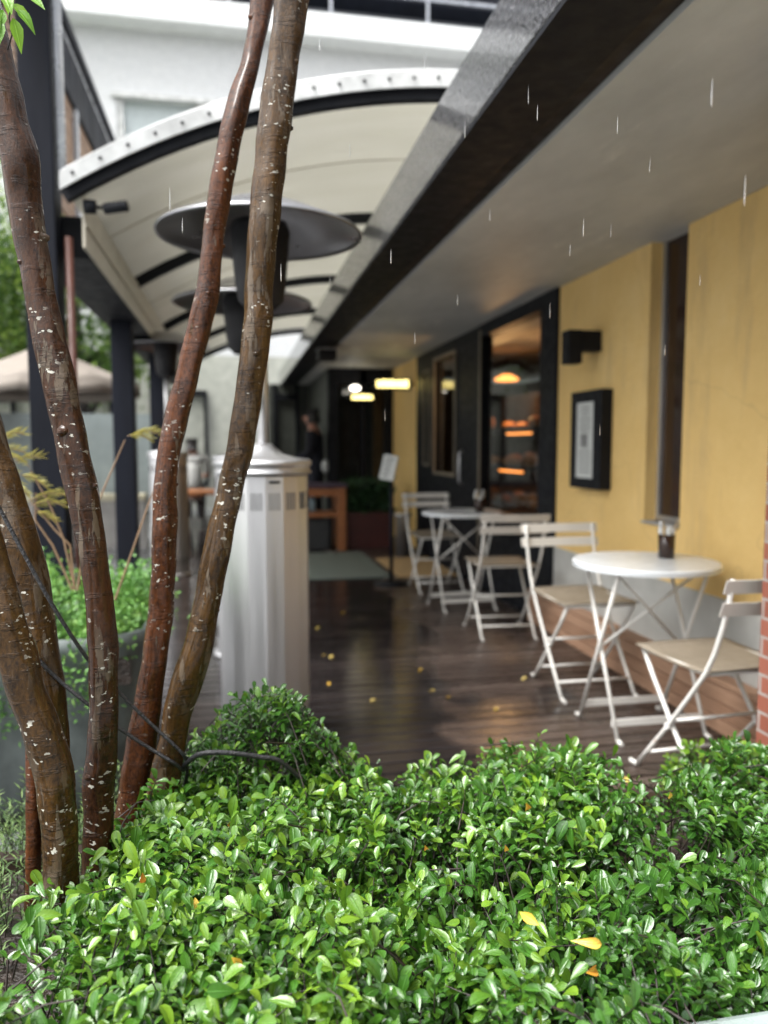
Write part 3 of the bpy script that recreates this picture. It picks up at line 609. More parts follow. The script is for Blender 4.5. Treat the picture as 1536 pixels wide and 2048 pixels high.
# ------------------------------------------------------------------ far walkway furniture
tk = thing('wooden_console', 'brown wooden table with a lower shelf near the end of the walkway', 'table', (1.0, 8.75, 0))
s = MB(); s.box(-.45,.26,-.03,.45,.72,.76); s.build('tabletop', mat('violet_top', (.06,.04,.07), .4), tk, bevel=.004)
s = MB(); s.box(-.42,.2,0,.03,.62,.715); s.box(-.42,.2,0,.4,.38,.43); s.build('shelf', M['brown_wood'], tk, bevel=.003)
for x in (-.45,.14):
    for yy in (-.02,.38): s = MB(); s.box(x,x+.10,yy,yy+.06,0,.718); s.build('leg', M['brown_wood'], tk, bevel=.003)
bt = MB().lathe([(0,0),(.035,0),(.035,.13),(.014,.17),(.014,.2),(0,.2)], (0,0,0), 16).build('water_bottle', mat('pale_blue_plastic', (.3,.42,.48), .2)); bt.location = (.88, 8.95, .431); tag(bt, 'pale blue bottle on the lower shelf of the wooden table', 'bottle')
bx = MB().box(-.2,.2,-.15,.15,0,.34).build('storage_crate', mat('dark_grey_plastic', (.03,.033,.035), .5), bevel=.01); bx.location = (.85,8.95,0); tag(bx, 'dark grey storage crate under the wooden table', 'crate')
def planter_box(name, loc, sx, sy, h, m, lab):
    r = thing(name, lab, 'planter', loc); s = MB(); s.box(-sx,sx,-sy,sy,0,h); s.build('box', m, r, bevel=.008)
    n = 900; P = np.c_[RNG.uniform(-sx,sx,n), RNG.uniform(-sy,sy,n), h+RNG.uniform(0,.35,n)]
    leaves('foliage', P, rand_dirs(n,.5), rand_dirs(n,.8), RNG.uniform(.06,.12,n), RNG.uniform(.02,.04,n), RNG.random(n), M['shadeleaf'], r, T_POINT); return r
planter_box('red_planter', (1.55,8.95,0), .27,.14,.42, M['red_planter'], 'dark red planter with shadowy green foliage in front of the end doors')
pd = thing('bollard_post', 'pale round pedestal beside the ochre wall corner', 'pedestal', (1.78,8.15,0))
s = MB(); s.lathe([(0,0),(.075,0),(.075,.42),(.10,.44),(.10,.46),(0,.46)], seg=24); s.build('column', M['alu'], pd)
rg = MB().box(-.55,.55,-.85,.85,0.002,.012).build('door_mat', M['rug'], bevel=.004); rg.location = (.83,7.62,0); tag(rg, 'large grey green mat on the deck before the wooden table', 'mat')
rg = MB().box(-.28,.28,-.6,.6,0.002,.012).build('door_mat', M['mat2'], bevel=.004); rg.location = (1.72,7.35,0); tag(rg, 'tan coir mat on the deck by the shop doors', 'mat')
ms = thing('menu_stand', 'slim black menu stand with a tilted white sign', 'sign stand', (1.31,6.45,0))
s = MB(); s.lathe([(0,0),(.15,0),(.15,.012),(.02,.025),(0,.025)], seg=28); s.build('base', M['black'], ms); MB().tube([(0,0,.02),(0,0,.98)], .017, 12).build('pole', M['blackblue'], ms)
Mx = Matrix.Translation((-.03,-.02,1.0)) @ Matrix.Rotation(math.radians(-42),4,'Z') @ Matrix.Rotation(math.radians(-12),4,'X') @ Matrix.Rotation(math.radians(8),4,'Y') @ Matrix.Scale(.82,4)
s = MB(); s.box(-.085,.085,-.006,.006,-.12,.14,Mx); sg = s.build('sign', M['paper'], ms)
s = MB()
for k in range(5): s.box(-.06,.02+random.uniform(-.02,.03),-.0085,-.0065,.09-k*.045,.108-k*.045,Mx)
s.build('print', ink, sg)
# wooden table at left back with chair legs
tk = thing('side_table', 'thin legged brown wooden table by the left posts', 'table', (-.62,7.8,0))
s = MB(); s.box(-.1,.5,0,.5,.71,.745); s.build('tabletop', M['brown_wood'], tk, bevel=.003)
for x in (-.08,.44):
    for yy in (.02,.44): s = MB(); s.box(x,x+.04,yy,yy+.04,0,.708); s.build('leg', M['brown_wood'], tk)

# ------------------------------------------------------------------ people (far, blurred)
def skin(name, joints, edges, m, parent, root=0, sub=2):
    me = bpy.data.meshes.new(name); me.from_pydata([j[:3] for j in joints], edges, []); me.update(); me.materials.append(m)
    o = link(bpy.data.objects.new(name, me)); o.parent = parent
    md = o.modifiers.new('skin','SKIN'); md.use_smooth_shade = True
    for i, j in enumerate(joints): r = j[3]; me.skin_vertices[0].data[i].radius = (r, r*(j[4] if len(j) > 4 else 1)); me.skin_vertices[0].data[i].use_root = (i == root)
    sb = o.modifiers.new('sub','SUBSURF'); sb.levels = sub; sb.render_levels = sub; return o
def standing(loc, rz, lab):
    r = thing('person', lab, 'person', loc, rz)
    #  faces +Y; slight stoop, both forearms forward, head looking down
    J = [(0,0,.92,.125,.8),(0,0,1.08,.115,.8),(0,.01,1.25,.14,.75),(0,.02,1.37,.12,.8),(0,.045,1.45,.05),(0,.07,1.54,.075,1.2),(0,.085,1.62,.06,1.15),
         (-.17,.02,1.36,.052),(-.22,.03,1.10,.042),(-.16,.26,1.02,.03),(-.14,.33,1.03,.025),
         (.17,.02,1.36,.052),(.22,.03,1.10,.042),(.16,.26,1.00,.03),(.14,.33,1.0,.025),
         (-.09,0,.85,.085),(-.10,.01,.48,.058),(-.10,-.02,.09,.04),(-.10,.10,.035,.035),(.09,0,.85,.085),(.10,.01,.48,.058),(.10,-.02,.09,.04),(.10,.10,.035,.035)]
    E = [(0,1),(1,2),(2,3),(3,4),(4,5),(5,6),(3,7),(7,8),(8,9),(9,10),(3,11),(11,12),(12,13),(13,14),(0,15),(15,16),(16,17),(17,18),(0,19),(19,20),(20,21),(21,22)]
    skin('body', J, E, M['skin'], r)
    K = [(a,b,c,rr*1.13+.006,*o) for a,b,c,rr,*o in [J[i] for i in (0,1,2,3,7,8,9,11,12,13,15,16,17,19,20,21)]]
    skin('clothing', K, [(0,1),(1,2),(2,3),(3,4),(4,5),(5,6),(3,7),(7,8),(8,9),(0,10),(10,11),(11,12),(0,13),(13,14),(14,15)], M['cloth_black'], r)
    skin('hair', [(0,.03,1.58,.082,1.1),(0,.045,1.64,.082,1.15),(0,.02,1.51,.05)], [(0,1),(0,2)], M['hair'], r)
    s = MB(); s.blob((0,.158,1.565),(.012,.02,.018),6,0); s.build('nose', M['skin'], r)
    return r
standing((1.06,10.3,0), math.radians(70), 'standing person in black clothes with dark hair, behind the wooden table')
cl = MB(); cl.blob((0,0,0),(.05,.05,.09),8,.12); o = cl.build('white_cloth', M['paper']); o.location = (1.16,10.1,.93); tag(o, 'white cloth held by the standing person', 'cloth')
sp_ = thing('person', 'seated person in a pale shirt with dark hair, behind the tree stems', 'person', (-.62,11.6,0), 0)
J = [(0,0,.52,.13,.8),(0,0,.75,.13,.75),(0,.02,.95,.15,.7),(0,.03,1.03,.10,.8),(0,.04,1.10,.05),(0,.05,1.17,.078,1.15),(0,.06,1.24,.065,1.1),(-.2,.03,1.0,.05),(-.23,.1,.78,.04),(-.15,.3,.74,.03),(.2,.03,1.0,.05),(.23,.1,.78,.04),(.15,.3,.74,.03),
     (-.1,.4,.50,.07),(-.1,.42,.08,.05),(.1,.4,.50,.07),(.1,.42,.08,.05)]
E = [(0,1),(1,2),(2,3),(3,4),(4,5),(5,6),(3,7),(7,8),(8,9),(3,10),(10,11),(11,12),(0,13),(13,14),(0,15),(15,16)]
skin('body', J, E, M['skin'], sp_)
K = [(a,b,c,rr*1.13+.006,*o) for a,b,c,rr,*o in [J[i] for i in (0,1,2,3,7,8,10,11)]]
skin('clothing', K, [(0,1),(1,2),(2,3),(3,4),(4,5),(3,6),(6,7)], M['cloth_pale'], sp_)
K = [(a,b,c,rr*1.13+.006,*o) for a,b,c,rr,*o in [J[i] for i in (0,13,14,15,16)]]
skin('trousers', K, [(0,1),(1,2),(0,3),(3,4)], M['cloth_black'], sp_)
skin('hair', [(0,.02,1.20,.085,1.1),(0,.03,1.26,.08,1.1),(0,.0,1.13,.06)], [(0,1),(0,2)], M['hair'], sp_)
stl = thing('stool', 'dark stool under the seated person', 'stool', (-.62,11.65,0))
s = MB(); s.lathe([(0,.38),(.18,.38),(.19,.40),(.18,.42),(0,.42)], seg=20); s.build('seat', M['dark_wood'], stl)
for sx in (-.12,.12):
    for sy in (-.12,.12): MB().tube([(sx,sy,.385),(sx*1.25,sy*1.25,0)], .015, 8).build('leg', M['dark_wood'], stl)

# ------------------------------------------------------------------ left background: umbrellas, terrace wall, glass screen, trees
def umbrella(loc, r_, ze, za, lab, rz=0):
    r = thing('market_umbrella', lab, 'umbrella', loc, rz, 'tan umbrellas on the terrace')
    s = MB(); n = 8; vs = [(0,0,za)]; 
    for j in (1,2,3,4):
        t = j/4
        for k in range(n*4):
            th = 2*math.pi*k/(n*4); ph = (k % 4)/4; sag = .10*math.sin(math.pi*ph)*t; rr = r_*t*(1-.07*math.sin(math.pi*ph))
            vs.append((rr*math.cos(th), rr*math.sin(th), za-(za-ze)*t**.9-sag*.4))
    m = n*4; fs = [(0,1+k,1+(k+1)%m) for k in range(m)] + [(1+j*m+k, 1+(j+1)*m+k, 1+(j+1)*m+(k+1)%m, 1+j*m+(k+1)%m) for j in range(3) for k in range(m)]
    s.add(vs, fs, True); s.build('canopy', M['fabric_tan'], r, solid=.004); vl = MB()
    vs = []
    for k in range(m+1):
        th = 2*math.pi*k/m; ph = (k%4)/4; rr = r_*(1-.07*math.sin(math.pi*ph)); z = ze-.10*math.sin(math.pi*ph)*.4; vs += [(rr*math.cos(th), rr*math.sin(th), z), (rr*1.01*math.cos(th), rr*1.01*math.sin(th), z-.12)]
    vl.add(vs, [(2*k,2*k+2,2*k+3,2*k+1) for k in range(m)], True); vl.build('valance', M['fabric_tan'], r, solid=.004)
    MB().tube([(0,0,0),(0,0,za)], .025, 10).build('pole', M['dark_wood'], r)
    MB().lathe([(0,0),(.25,0),(.25,.05),(0,.07)], seg=20).build('base', M['concrete'], r); return r
umbrella((-2.0,8.9,-.07), .98, 1.93, 2.36, 'tan market umbrella behind the first dark post')
umbrella((-4.0,10.0,-.07), 1.45, 1.98, 2.62, 'tan market umbrella at the left edge of the picture', .3)
tw = thing('terrace_wall', 'low terrace wall with a cream coping on the left', 'wall', (-3,9.9,0))
s = MB(); s.box(-6,1.9,0,.2,-.07,.52); s.build('wall_body', M['concrete'], tw); s = MB(); s.box(-6,1.9,-.03,.23,.522,.60); s.build('coping', mat('cream_coping', (.62,.58,.42), .6), tw, bevel=.01)
gs = thing('glass_screen', 'pale blue glass screen panels above the terrace wall', 'glass screen', (-3,10.3,0))
fg = mat('frosted_glass', (.24,.28,.28), .15, var=.1, bump=0)
for k in range(6): s = MB(); s.box(-4+k*1.0,-4+k*1.0+.94,0,.012,.3,1.6); s.build('panel', fg, gs)
for k in range(7): s = MB(); s.box(-4.045+k*1.0,-4.01+k*1.0,-.01,.03,-.07,1.65); s.build('post', M['blackblue'], gs)
def tree(loc, h, r_, n, lab, m=M['treeleaf'], tl=(.07,.14), seed=0, squash=.8):
    t = thing('broadleaf_tree', lab, 'tree', loc, group='trees behind the terrace'); rng = np.random.default_rng(seed)
    s = MB(); s.tube([(0,0,0),(.1,0,h*.3),(-.05,.05,h*.6),(0,0,h*.85)], [.16,.13,.09,.04], 10)
    for k in range(9):
        a = rng.uniform(0,6.28); z0 = h*rng.uniform(.35,.7); s.tube([(0,0,z0),(math.cos(a)*r_*.4,math.sin(a)*r_*.4,z0+h*.12),(math.cos(a)*r_*.8,math.sin(a)*r_*.8,z0+h*.2)], [.06,.04,.015], 6)
    s.build('trunk', M['twig'], t)
    nc = 55; C = rng.normal(size=(nc,3)); C /= np.linalg.norm(C,axis=1,keepdims=True); C *= rng.uniform(.35,1,(nc,1))**.6*r_; C[:,2] *= squash; C[:,2] += h*.78
    idx = rng.integers(0,nc,n); P = C[idx] + rng.normal(size=(n,3))*r_*.15; tint = np.clip(rng.random(nc)[idx]*.6+rng.random(n)*.5,0,1)
    leaves('crown', P, rand_dirs(n,-.1), rand_dirs(n,.9), rng.uniform(*tl,n), rng.uniform(*tl,n)*.5, tint, m, t, T_OVAL); return t
tree((-4.7,13.2,-.07), 5.6, 2.3, 13000, 'leafy green tree on the left behind the first post', seed=1)
tree((-2.5,13.6,-.07), 4.3, 1.5, 8000, 'smaller green tree seen below the canopy beam', seed=2)
tree((-7.4,13.5,-.07), 5.0, 2.2, 7000, 'tall green tree beyond the left edge', seed=3)
# ------------------------------------------------------------------ LEFT: zinc tub with leafy plants
tub = thing('zinc_tub', 'large weathered zinc tub planter behind the tree stems', 'planter', (-.90, 2.78, -.07))
s = MB(); prof = [(0,.06),(.80,.06),(.90,.12),(.95,.30),(1.0,.58),(1.03,.62),(1.03,.66),(.985,.66),(.96,.58)]
vs = []; seg = 48; hx, hy, rc = .60, .30, .16
def rrect(k, sc):
    th = 2*math.pi*k/seg; c, sn = math.cos(th), math.sin(th); p = 5.0; d = (abs(c)**p + abs(sn)**p)**(-1/p); return c*d*hx*sc, sn*d*hy*sc
for sc_, z in prof: vs += [(*rrect(k, sc_), z) for k in range(seg)]
s.add(vs, [(i*seg+k, i*seg+(k+1)%seg, (i+1)*seg+(k+1)%seg, (i+1)*seg+k) for i in range(len(prof)-1) for k in range(seg)], True)
s.build('body', M['zinc'], tub)
s = MB(); s.box(-.56,.56,-.27,.27,.5,.585); s.build('soil', M['soil'], tub)
s = MB(); s.box(-.5,.5,-.22,.22,0,.06); s.build('shadow_box', M['dark_metal'], tub)  # dark box added to stand for the shadow beneath the tub
n = 26000; C = np.c_[RNG.uniform(-.62,.60,130), RNG.uniform(-.34,.28,130), RNG.uniform(.58,.80,130)]
k_ = C[:,0] < -.1; C[:,1] = np.where(k_ & (RNG.random(130)<.5), -.36, C[:,1])
C[:,2] = np.where(C[:,1] < -.24, C[:,2]-RNG.uniform(0,.22,130), C[:,2])
idx = RNG.integers(0,130,n); P = C[idx] + RNG.normal(size=(n,3))*.04
leaves('foliage', P, rand_dirs(n,.6), rand_dirs(n,.9), RNG.uniform(.014,.026,n), RNG.uniform(.008,.013,n), np.clip(RNG.random(130)[idx]*.5+RNG.random(n)*.5,0,1), M['sedum'], tub, T_OVAL)
# ledge below the tub
lg = MB().box(-2.6,-.42,1.95,2.42,-.07,.02).build('stone_edging', M['paving'], bevel=.01); tag(lg, 'wet grey stone kerb in front of the zinc tub', 'kerb')

# ------------------------------------------------------------------ FOREGROUND planter bed
SOIL = .36
bed = thing('planter_bed', 'long raised planter with a pale grey green metal rim at the bottom right', 'planter', (0.4,1.1,-.07))
rimz = .515; r0 = at(1300, 2048, z=rimz); ry = r0.y
s = MB(); s.box(-1.4,1.6,ry-.10-1.1,ry-1.1,.0,rimz+.07); o = s.build('front_rim', mat('pale_green_metal', (.24,.29,.28), .3, var=.15, scale=8, bump=.15), bed, bevel=.012)
s = MB(); s.box(-1.4,1.6,ry-1.1,.44,0,SOIL+.07); s.build('soil', M['soil'], bed)
s = MB(); s.box(-1.4,1.6,.441,.475,0,SOIL+.10); s.build('back_board', M['dark_wood'], bed, bevel=.003)
# trough by the brick pier
tr_ = thing('black_trough', 'black plastic trough on the deck beside the brick pier', 'trough', (1.62,2.02,0))
s = MB(); s.box(-.16,.2,-.12,-.10,0,.17); s.box(-.16,.2,.10,.12,0,.17); s.box(-.16,-.14,-.10,.10,0,.17); s.box(.18,.2,-.10,.10,0,.17); s.box(-.14,.18,-.10,.10,0,.1); s.build('box', M['black'], tr_, bevel=.004)

# ------------------------------------------------------------------ TREE with six stems
tree1 = thing('multi_stem_tree', 'multi stemmed tree with glossy wet brown bark and white lichen at the left front', 'tree', (-.25,1.35,.3))
TI = Matrix.Translation((.25,-1.35,-.3))
def smoothpath(pts, sub=8):
    """pts: (u,v,width,y) -> densified positions & radii (Catmull-Rom)"""
    A = []
    for (u,v,w,y) in pts:
        p = at(u,v,y=y); depth = (p-Vector((0,0,CAMH))).dot(Vector(_W)); A.append((p.x,p.y,p.z,w/FPX*depth/2))
    A = np.array(A); out = []
    for i in range(len(A)-1):
        p0 = A[max(i-1,0)]; p1 = A[i]; p2 = A[i+1]; p3 = A[min(i+2,len(A)-1)]
        for k in range(sub):
            t = k/sub; out.append(.5*((2*p1)+(-p0+p2)*t+(2*p0-5*p1+4*p2-p3)*t*t+(-p0+3*p1-3*p2+p3)*t**3))
    out.append(A[-1]); return np.array(out)
def stem(pts, m, seed, knots=()):
    P = smoothpath(pts, 14); rr = random.Random(seed); ph = [rr.uniform(0,6.28) for _ in range(6)]
    def jit(i, k, p):
        th = 2*math.pi*k/28; return 1 + .045*math.sin(3*th+ph[0]+p.z*9) + .035*math.sin(5*th+ph[1]-p.z*17) + .03*math.sin(p.z*31+ph[2]) + .025*math.sin(p.z*73+ph[3]+th) + .012*math.sin(7*th+p.z*60) + rr.uniform(-.006,.006)
    rads = P[:,3].copy()
    s = MB(); s.tube([Vector(q[:3]) for q in P], list(rads), 28, True, jit)
    for (f, ang, sz) in knots:
        i = int(f*(len(P)-1)); c = Vector(P[i,:3]); r = P[i,3]; d = Vector((math.cos(ang), -abs(math.sin(ang)), .15)).normalized()
        s.tube([c+d*r*.7, c+d*(r-sz*.05), c+d*(r+sz*.12), c+d*(r+sz*.22)+Vector((0,0,sz*.2))], [sz*.9, sz*.7, sz*.5, sz*.3], 12, True, lambda i,k,p: 1+rr.uniform(-.12,.12))
    o = s.build('stem', m, tree1); o.matrix_parent_inverse = TI; return o
y1 = 1.24
stem([(-60,-120,60,1.36),(-12,90,66,1.33),(14,230,72,1.31),(38,320,74,1.30),(49,417,64,1.30),(72,540,60,1.29),(90,640,60,1.28),(115,750,62,1.27),(147,900,63,1.26),(178,1049,58,1.25),(197,1199,53,y1),(205,1313,57,y1),(206,1476,56,y1),(198,1557,60,y1),(197,1638,58,y1),(196,1760,60,y1)], M['bark_brown'], 1, ((.30,.2,.014),(.33,-2.6,.008),(.52,-1.9,.012),(.57,-.5,.011),(.86,-2.2,.010)))
stem([(545,-140,42,1.62),(525,0,44,1.60),(504,117,36,1.58),(470,234,46,1.56),(445,351,45,1.55),(427,468,43,1.54),(415,585,44,1.52),(392,680,46,1.51),(375,750,45,1.5),(346,870,45,1.49),(332,959,45,1.48),(329,1049,48,1.47),(322,1199,49,1.46),(310,1313,49,1.45),(285,1476,57,1.45),(272,1557,60,1.45),(260,1638,56,1.45),(250,1760,60,1.45)], M['bark_red'], 2, ((.08,2.6,.010),(.31,0.,.009),(.36,-1.4,.007),(.44,.2,.006),(.6,.1,.006)))
stem([(600,-130,62,1.50),(583,0,64,1.49),(567,117,64,1.48),(553,234,64,1.47),(539,351,64,1.46),(525,468,58,1.45),(517,585,57,1.45),(514,660,56,1.44),(484,871,52,1.43),(461,982,51,1.43),(437,1093,53,1.42),(415,1199,54,1.41),(390,1313,58,1.40),(363,1394,60,1.40),(346,1476,54,1.40),(330,1557,58,1.40),(310,1638,52,1.40),(300,1740,56,1.40)], M['bark_olive'], 3, ((.13,-.6,.010),(.19,-.1,.009),(.26,-1.5,.006),(.43,-1.4,.008),(.66,-.3,.006)))
stem([(-120,560,70,1.46),(-62,740,70,1.44),(-22,885,70,1.42),(10,985,74,1.40),(38,1080,74,1.38),(60,1170,72,1.37),(84,1280,58,1.36),(104,1410,54,1.36),(112,1520,52,1.36),(112,1700,54,1.36)], M['bark_olive'], 4, ((.55,-2.,.009),))
stem([(-90,900,66,1.16),(-40,1050,68,1.16),(-8,1150,68,1.16),(10,1231,71,1.15),(36,1313,72,1.15),(57,1394,72,1.15),(89,1476,74,1.15),(110,1557,71,1.15),(115,1606,70,1.15),(120,1671,70,1.15),(120,1753,68,1.15),(116,1860,72,1.15)], M['bark_olive'], 5, ((.25,2.9,.014),))
stem([(-10,1150,30,1.38),(25,1270,30,1.37),(55,1380,30,1.36),(66,1480,29,1.36),(67,1600,29,1.36),(66,1720,30,1.36),(64,1880,32,1.36)], M['bark_red'], 6)
# lime leaves at the top left
n = 9; P = []; D = []
for (u,v,du,dv) in ((8,-10,.2,-.4),(20,8,.9,-.6),(6,20,-.3,-1),(26,36,.25,-1),(34,20,.8,-.8),(2,40,-.1,-1),(-20,10,.4,-1),(45,-20,.6,-.5),(10,-30,.1,-.8)):
    p = at(u,v,y=1.22); P.append(p); D.append((du,random.uniform(-.4,.1),dv))
o = leaves('leaf_spray', np.array([list(p) for p in P]), np.array(D), np.tile([.2,-1.,.5],(n,1)), RNG.uniform(.03,.045,n), RNG.uniform(.014,.02,n), RNG.random(n), M['limeleaf'], tree1, T_POINT); o.matrix_parent_inverse = TI
s = MB(); a = at(38,160,y=1.26)
s.tube([at(15,100,y=1.24), at(24,70,y=1.23), at(18,35,y=1.22), at(24,0,y=1.22), at(8,-30,y=1.22)], .0012, 6); o = s.build('twig', M['twig'], tree1); o.matrix_parent_inverse = TI

# cords and hose
def cord(name, pts, r, lab, cat, grp=None):
    P = [at(u,v,y=y) for u,v,y in pts]; Q = []
    A = np.array([list(p) for p in P])
    for i in range(len(A)-1):
        p0=A[max(i-1,0)];p1=A[i];p2=A[i+1];p3=A[min(i+2,len(A)-1)]
        for k in range(6):
            t=k/6; Q.append(.5*((2*p1)+(-p0+p2)*t+(2*p0-5*p1+4*p2-p3)*t*t+(-p0+3*p1-3*p2+p3)*t**3))
    Q.append(A[-1]); s = MB(); s.tube([Vector(q) for q in Q], r, 10); o = s.build(name, M['rope']); return tag(o, lab, cat, grp)
cord('guy_rope', [(-40,950,1.30),(0,1019,1.31),(99,1200,1.31),(176,1319,1.33),(234,1381,1.36),(300,1446,1.37),(350,1492,1.37),(372,1520,1.38),(372,1560,1.43),(352,1600,1.47)], .0032, 'upper black guy rope slanting across the tree stems', 'rope', 'black ropes tied across the stems')
cord('guy_rope', [(20,1262,1.33),(68,1310,1.33),(120,1362,1.34),(179,1411,1.34),(234,1454,1.36),(300,1497,1.37),(348,1526,1.37),(368,1540,1.40),(374,1515,1.44)], .0032, 'lower black guy rope slanting across the tree stems', 'rope', 'black ropes tied across the stems')
cord('black_hose', [(352,1548,1.42),(388,1514,1.36),(420,1505,1.34),(470,1507,1.34),(520,1514,1.35),(560,1522,1.36),(605,1560,1.38)], .0045, 'black hose lying across the hedge beside the stems', 'hose')

# ------------------------------------------------------------------ HEDGE
def px_poly(pts, z): return [(at(u,v,z=z).x, at(u,v,z=z).y) for u,v in pts]
def inside(poly, X, Y):
    c = np.zeros(len(X), bool); j = len(poly)-1
    for i in range(len(poly)):
        xi,yi = poly[i]; xj,yj = poly[j]; t = ((yi>Y)!=(yj>Y)) & (X < (xj-xi)*(Y-yi)/(yj-yi+1e-12)+xi); c ^= t; j = i
    return c
def vnoise(X, Y, s, seed):
    r = np.random.default_rng(seed); G = r.random((64,64)); x = X*s+20; y = Y*s+20; xi = np.floor(x).astype(int); yi = np.floor(y).astype(int); fx = x-xi; fy = y-yi
    fx = fx*fx*(3-2*fx); fy = fy*fy*(3-2*fy); g = lambda a,b: G[a%64,b%64]
    return (g(xi,yi)*(1-fx)*(1-fy)+g(xi+1,yi)*fx*(1-fy)+g(xi,yi+1)*(1-fx)*fy+g(xi+1,yi+1)*fx*fy)-.5
def shrub(name, lab, poly, ztop, density, seed, zfun=None, leafL=(.0155,.0255), sparse=.0, tintoff=0, layers=((0,1),(-.06,.6),(-.13,.4)), fade=.07, lean=(0,-.15), clump=.5):
    r = np.random.default_rng(seed); px_ = [p[0] for p in poly]; py_ = [p[1] for p in poly]; area = (max(px_)-min(px_))*(max(py_)-min(py_))
    root = thing(name, lab, 'shrub', (sum(px_)/len(px_), sum(py_)/len(py_), SOIL), group='clipped small leaved shrubs of the hedge')
    IM = Matrix.Translation(-root.location); Bs=[];Ds=[];Ns=[];Ls=[];Ws=[];Ts=[]; tw = MB()
    cxy = np.array(root.location[:2])
    for dz, fr in layers:
        n = int(area*density*fr); X = r.uniform(min(px_),max(px_),n); Y = r.uniform(min(py_),max(py_),n); k = inside(poly,X,Y); X=X[k];Y=Y[k]
        if sparse: k = (vnoise(X,Y,12,seed+5)*1.3+.5) > sparse*(.25+.6*r.random(len(X))); X=X[k];Y=Y[k]
        Z = ztop + .07*vnoise(X,Y,5,seed) + .06*vnoise(X,Y,14,seed+1) + (zfun(X,Y) if zfun else 0) + dz + r.uniform(-.022,.018,len(X))
        if dz == 0: Z += np.where(r.random(len(X)) < .05, r.uniform(.01,.04,len(X)), 0)
        for x,y_,z in zip(X,Y,Z):
            th = r.uniform(0,6.283); tl = abs(r.normal(0,.6))+.2; ax = np.array([math.cos(th)*math.sin(tl)+lean[0], math.sin(th)*math.sin(tl)+lean[1], math.cos(tl)]); ax /= np.linalg.norm(ax)
            tip = np.array([x,y_,z]); len_ = r.uniform(.03,.065); base = tip-ax*len_; nl = int(r.integers(6,12)); spr = r.uniform(0,6.28)
            a = np.cross(ax,[math.cos(spr),math.sin(spr),.2]); a /= np.linalg.norm(a)+1e-9; b = np.cross(ax,a); tt = r.random()*.7; size = r.choice([.62,.8,.95,1.1,1.3])*r.uniform(.9,1.1)
            flat = r.random() < .6
            for q in range(nl):
                f = q/(nl-1); ang = q*(2.4 if not flat else math.pi) + r.uniform(-.25,.25); rad = a*math.cos(ang)+b*math.sin(ang)
                up = .22+.78*f**2.2; d = rad*(1-.4*f) + ax*up*.85 + r.normal(0,.10,3); d[2] *= .8; nn = np.array([0,-.25,1.]) + ax*.6 - rad*up*.5 + r.normal(0,.22,3)
                Bs.append(base+(tip-base)*f + rad*.001); Ds.append(d); Ns.append(nn); L = r.uniform(*leafL)*size*(.62+.5*math.sin(math.pi*min(1,.25+.75*(1-abs(f-.45))))) ; Ls.append(L); Ws.append(L*r.uniform(.42,.56))
                t = .38 + tt*.35 + .22*(f-.5) + r.normal(0,.09) + tintoff + dz*.5; Ts.append(min(1,max(0,t)))  # lower layers get a darker tint: inner shade put into the leaf colour
            if r.random() < .6: tw.tube([base-ax*.05-np.array([0,0,.03])+r.normal(0,.012,3), base, tip-ax*.006], [.0016,.0012,.0008], 4, False)
    o = leaves('foliage', np.array(Bs), np.array(Ds), np.array(Ns), np.array(Ls), np.array(Ws), np.array(Ts), M['hedgeleaf'], root); o.matrix_parent_inverse = IM
    for q in range(26):
        k = r.integers(0,len(poly)); x = r.uniform(min(px_),max(px_)); y_ = r.uniform(min(py_),max(py_)); x = x*.9+cxy[0]*.1; y_ = y_*.85+cxy[1]*.15
        p = Vector((x,y_,SOIL-.02)); pts = [p]
        hh = ztop-(.17 if zfun else .09)
        while p.z < hh: p = p + Vector((r.normal(0,.018), r.normal(0,.018), .045)); pts.append(p)
        if inside(poly, np.array([x]), np.array([y_]))[0]: tw.tube(pts, [.0045-.0028*i/len(pts) for i in range(len(pts))], 6)
    o = tw.build('branches', M['twig'], root); o.matrix_parent_inverse = IM
    return root
ZT = .575
main_poly = px_poly([(-40,2120),(-10,1985),(30,1900),(80,1800),(150,1700),(235,1655),(330,1620),(420,1560),(700,1530),(760,1535),(770,1800),(720,2300),(-60,2300)], ZT-.03)
shrub('hedge_shrub', 'dense bright green shrub filling the hedge at the bottom left', main_poly, ZT-.008, 3700, 21, tintoff=.05, sparse=.35)
mid_poly = px_poly([(765,1530),(860,1515),(1000,1505),(1120,1505),(1230,1520),(1240,1600),(1200,1700),(1190,2300),(725,2300),(775,1800)], ZT-.03)
shrub('hedge_shrub', 'green shrub in the middle of the hedge with yellow leaves caught in it', mid_poly, ZT-.045, 3600, 22, sparse=.6)
right_poly = px_poly([(1205,1610),(1270,1580),(1330,1550),(1440,1490),(1700,1480),(1800,1940),(1560,1965),(1300,2000),(1190,2300),(1200,1800)], ZT-.03)
shrub('hedge_shrub', 'darker green shrub at the right end of the hedge above the pale rim', right_poly, ZT-.04, 3500, 23, sparse=.5, tintoff=-.12, layers=((0,1),(-.07,.5)))
mc_ = at(535,1470,y=1.47); mp = [(mc_.x+.165*math.cos(a)*(1+.08*math.sin(3*a)), mc_.y+.12*math.sin(a)) for a in np.linspace(0,6.28,20)[:-1]]
shrub('mound_shrub', 'small rounded shrub rising above the back of the hedge in front of the heater', mp, .69, 3600, 24, zfun=lambda X,Y: -.16*(((X-mc_.x)/.165)**2+((Y-mc_.y)/.12)**2)+.02, leafL=(.013,.021), layers=((0,1),(-.04,.8),(-.09,.6)), tintoff=-.05)
rb = at(1475,1560,y=1.75); rp = [(rb.x+.21*math.cos(a), rb.y+.13*math.sin(a)) for a in np.linspace(0,6.28,16)[:-1]]
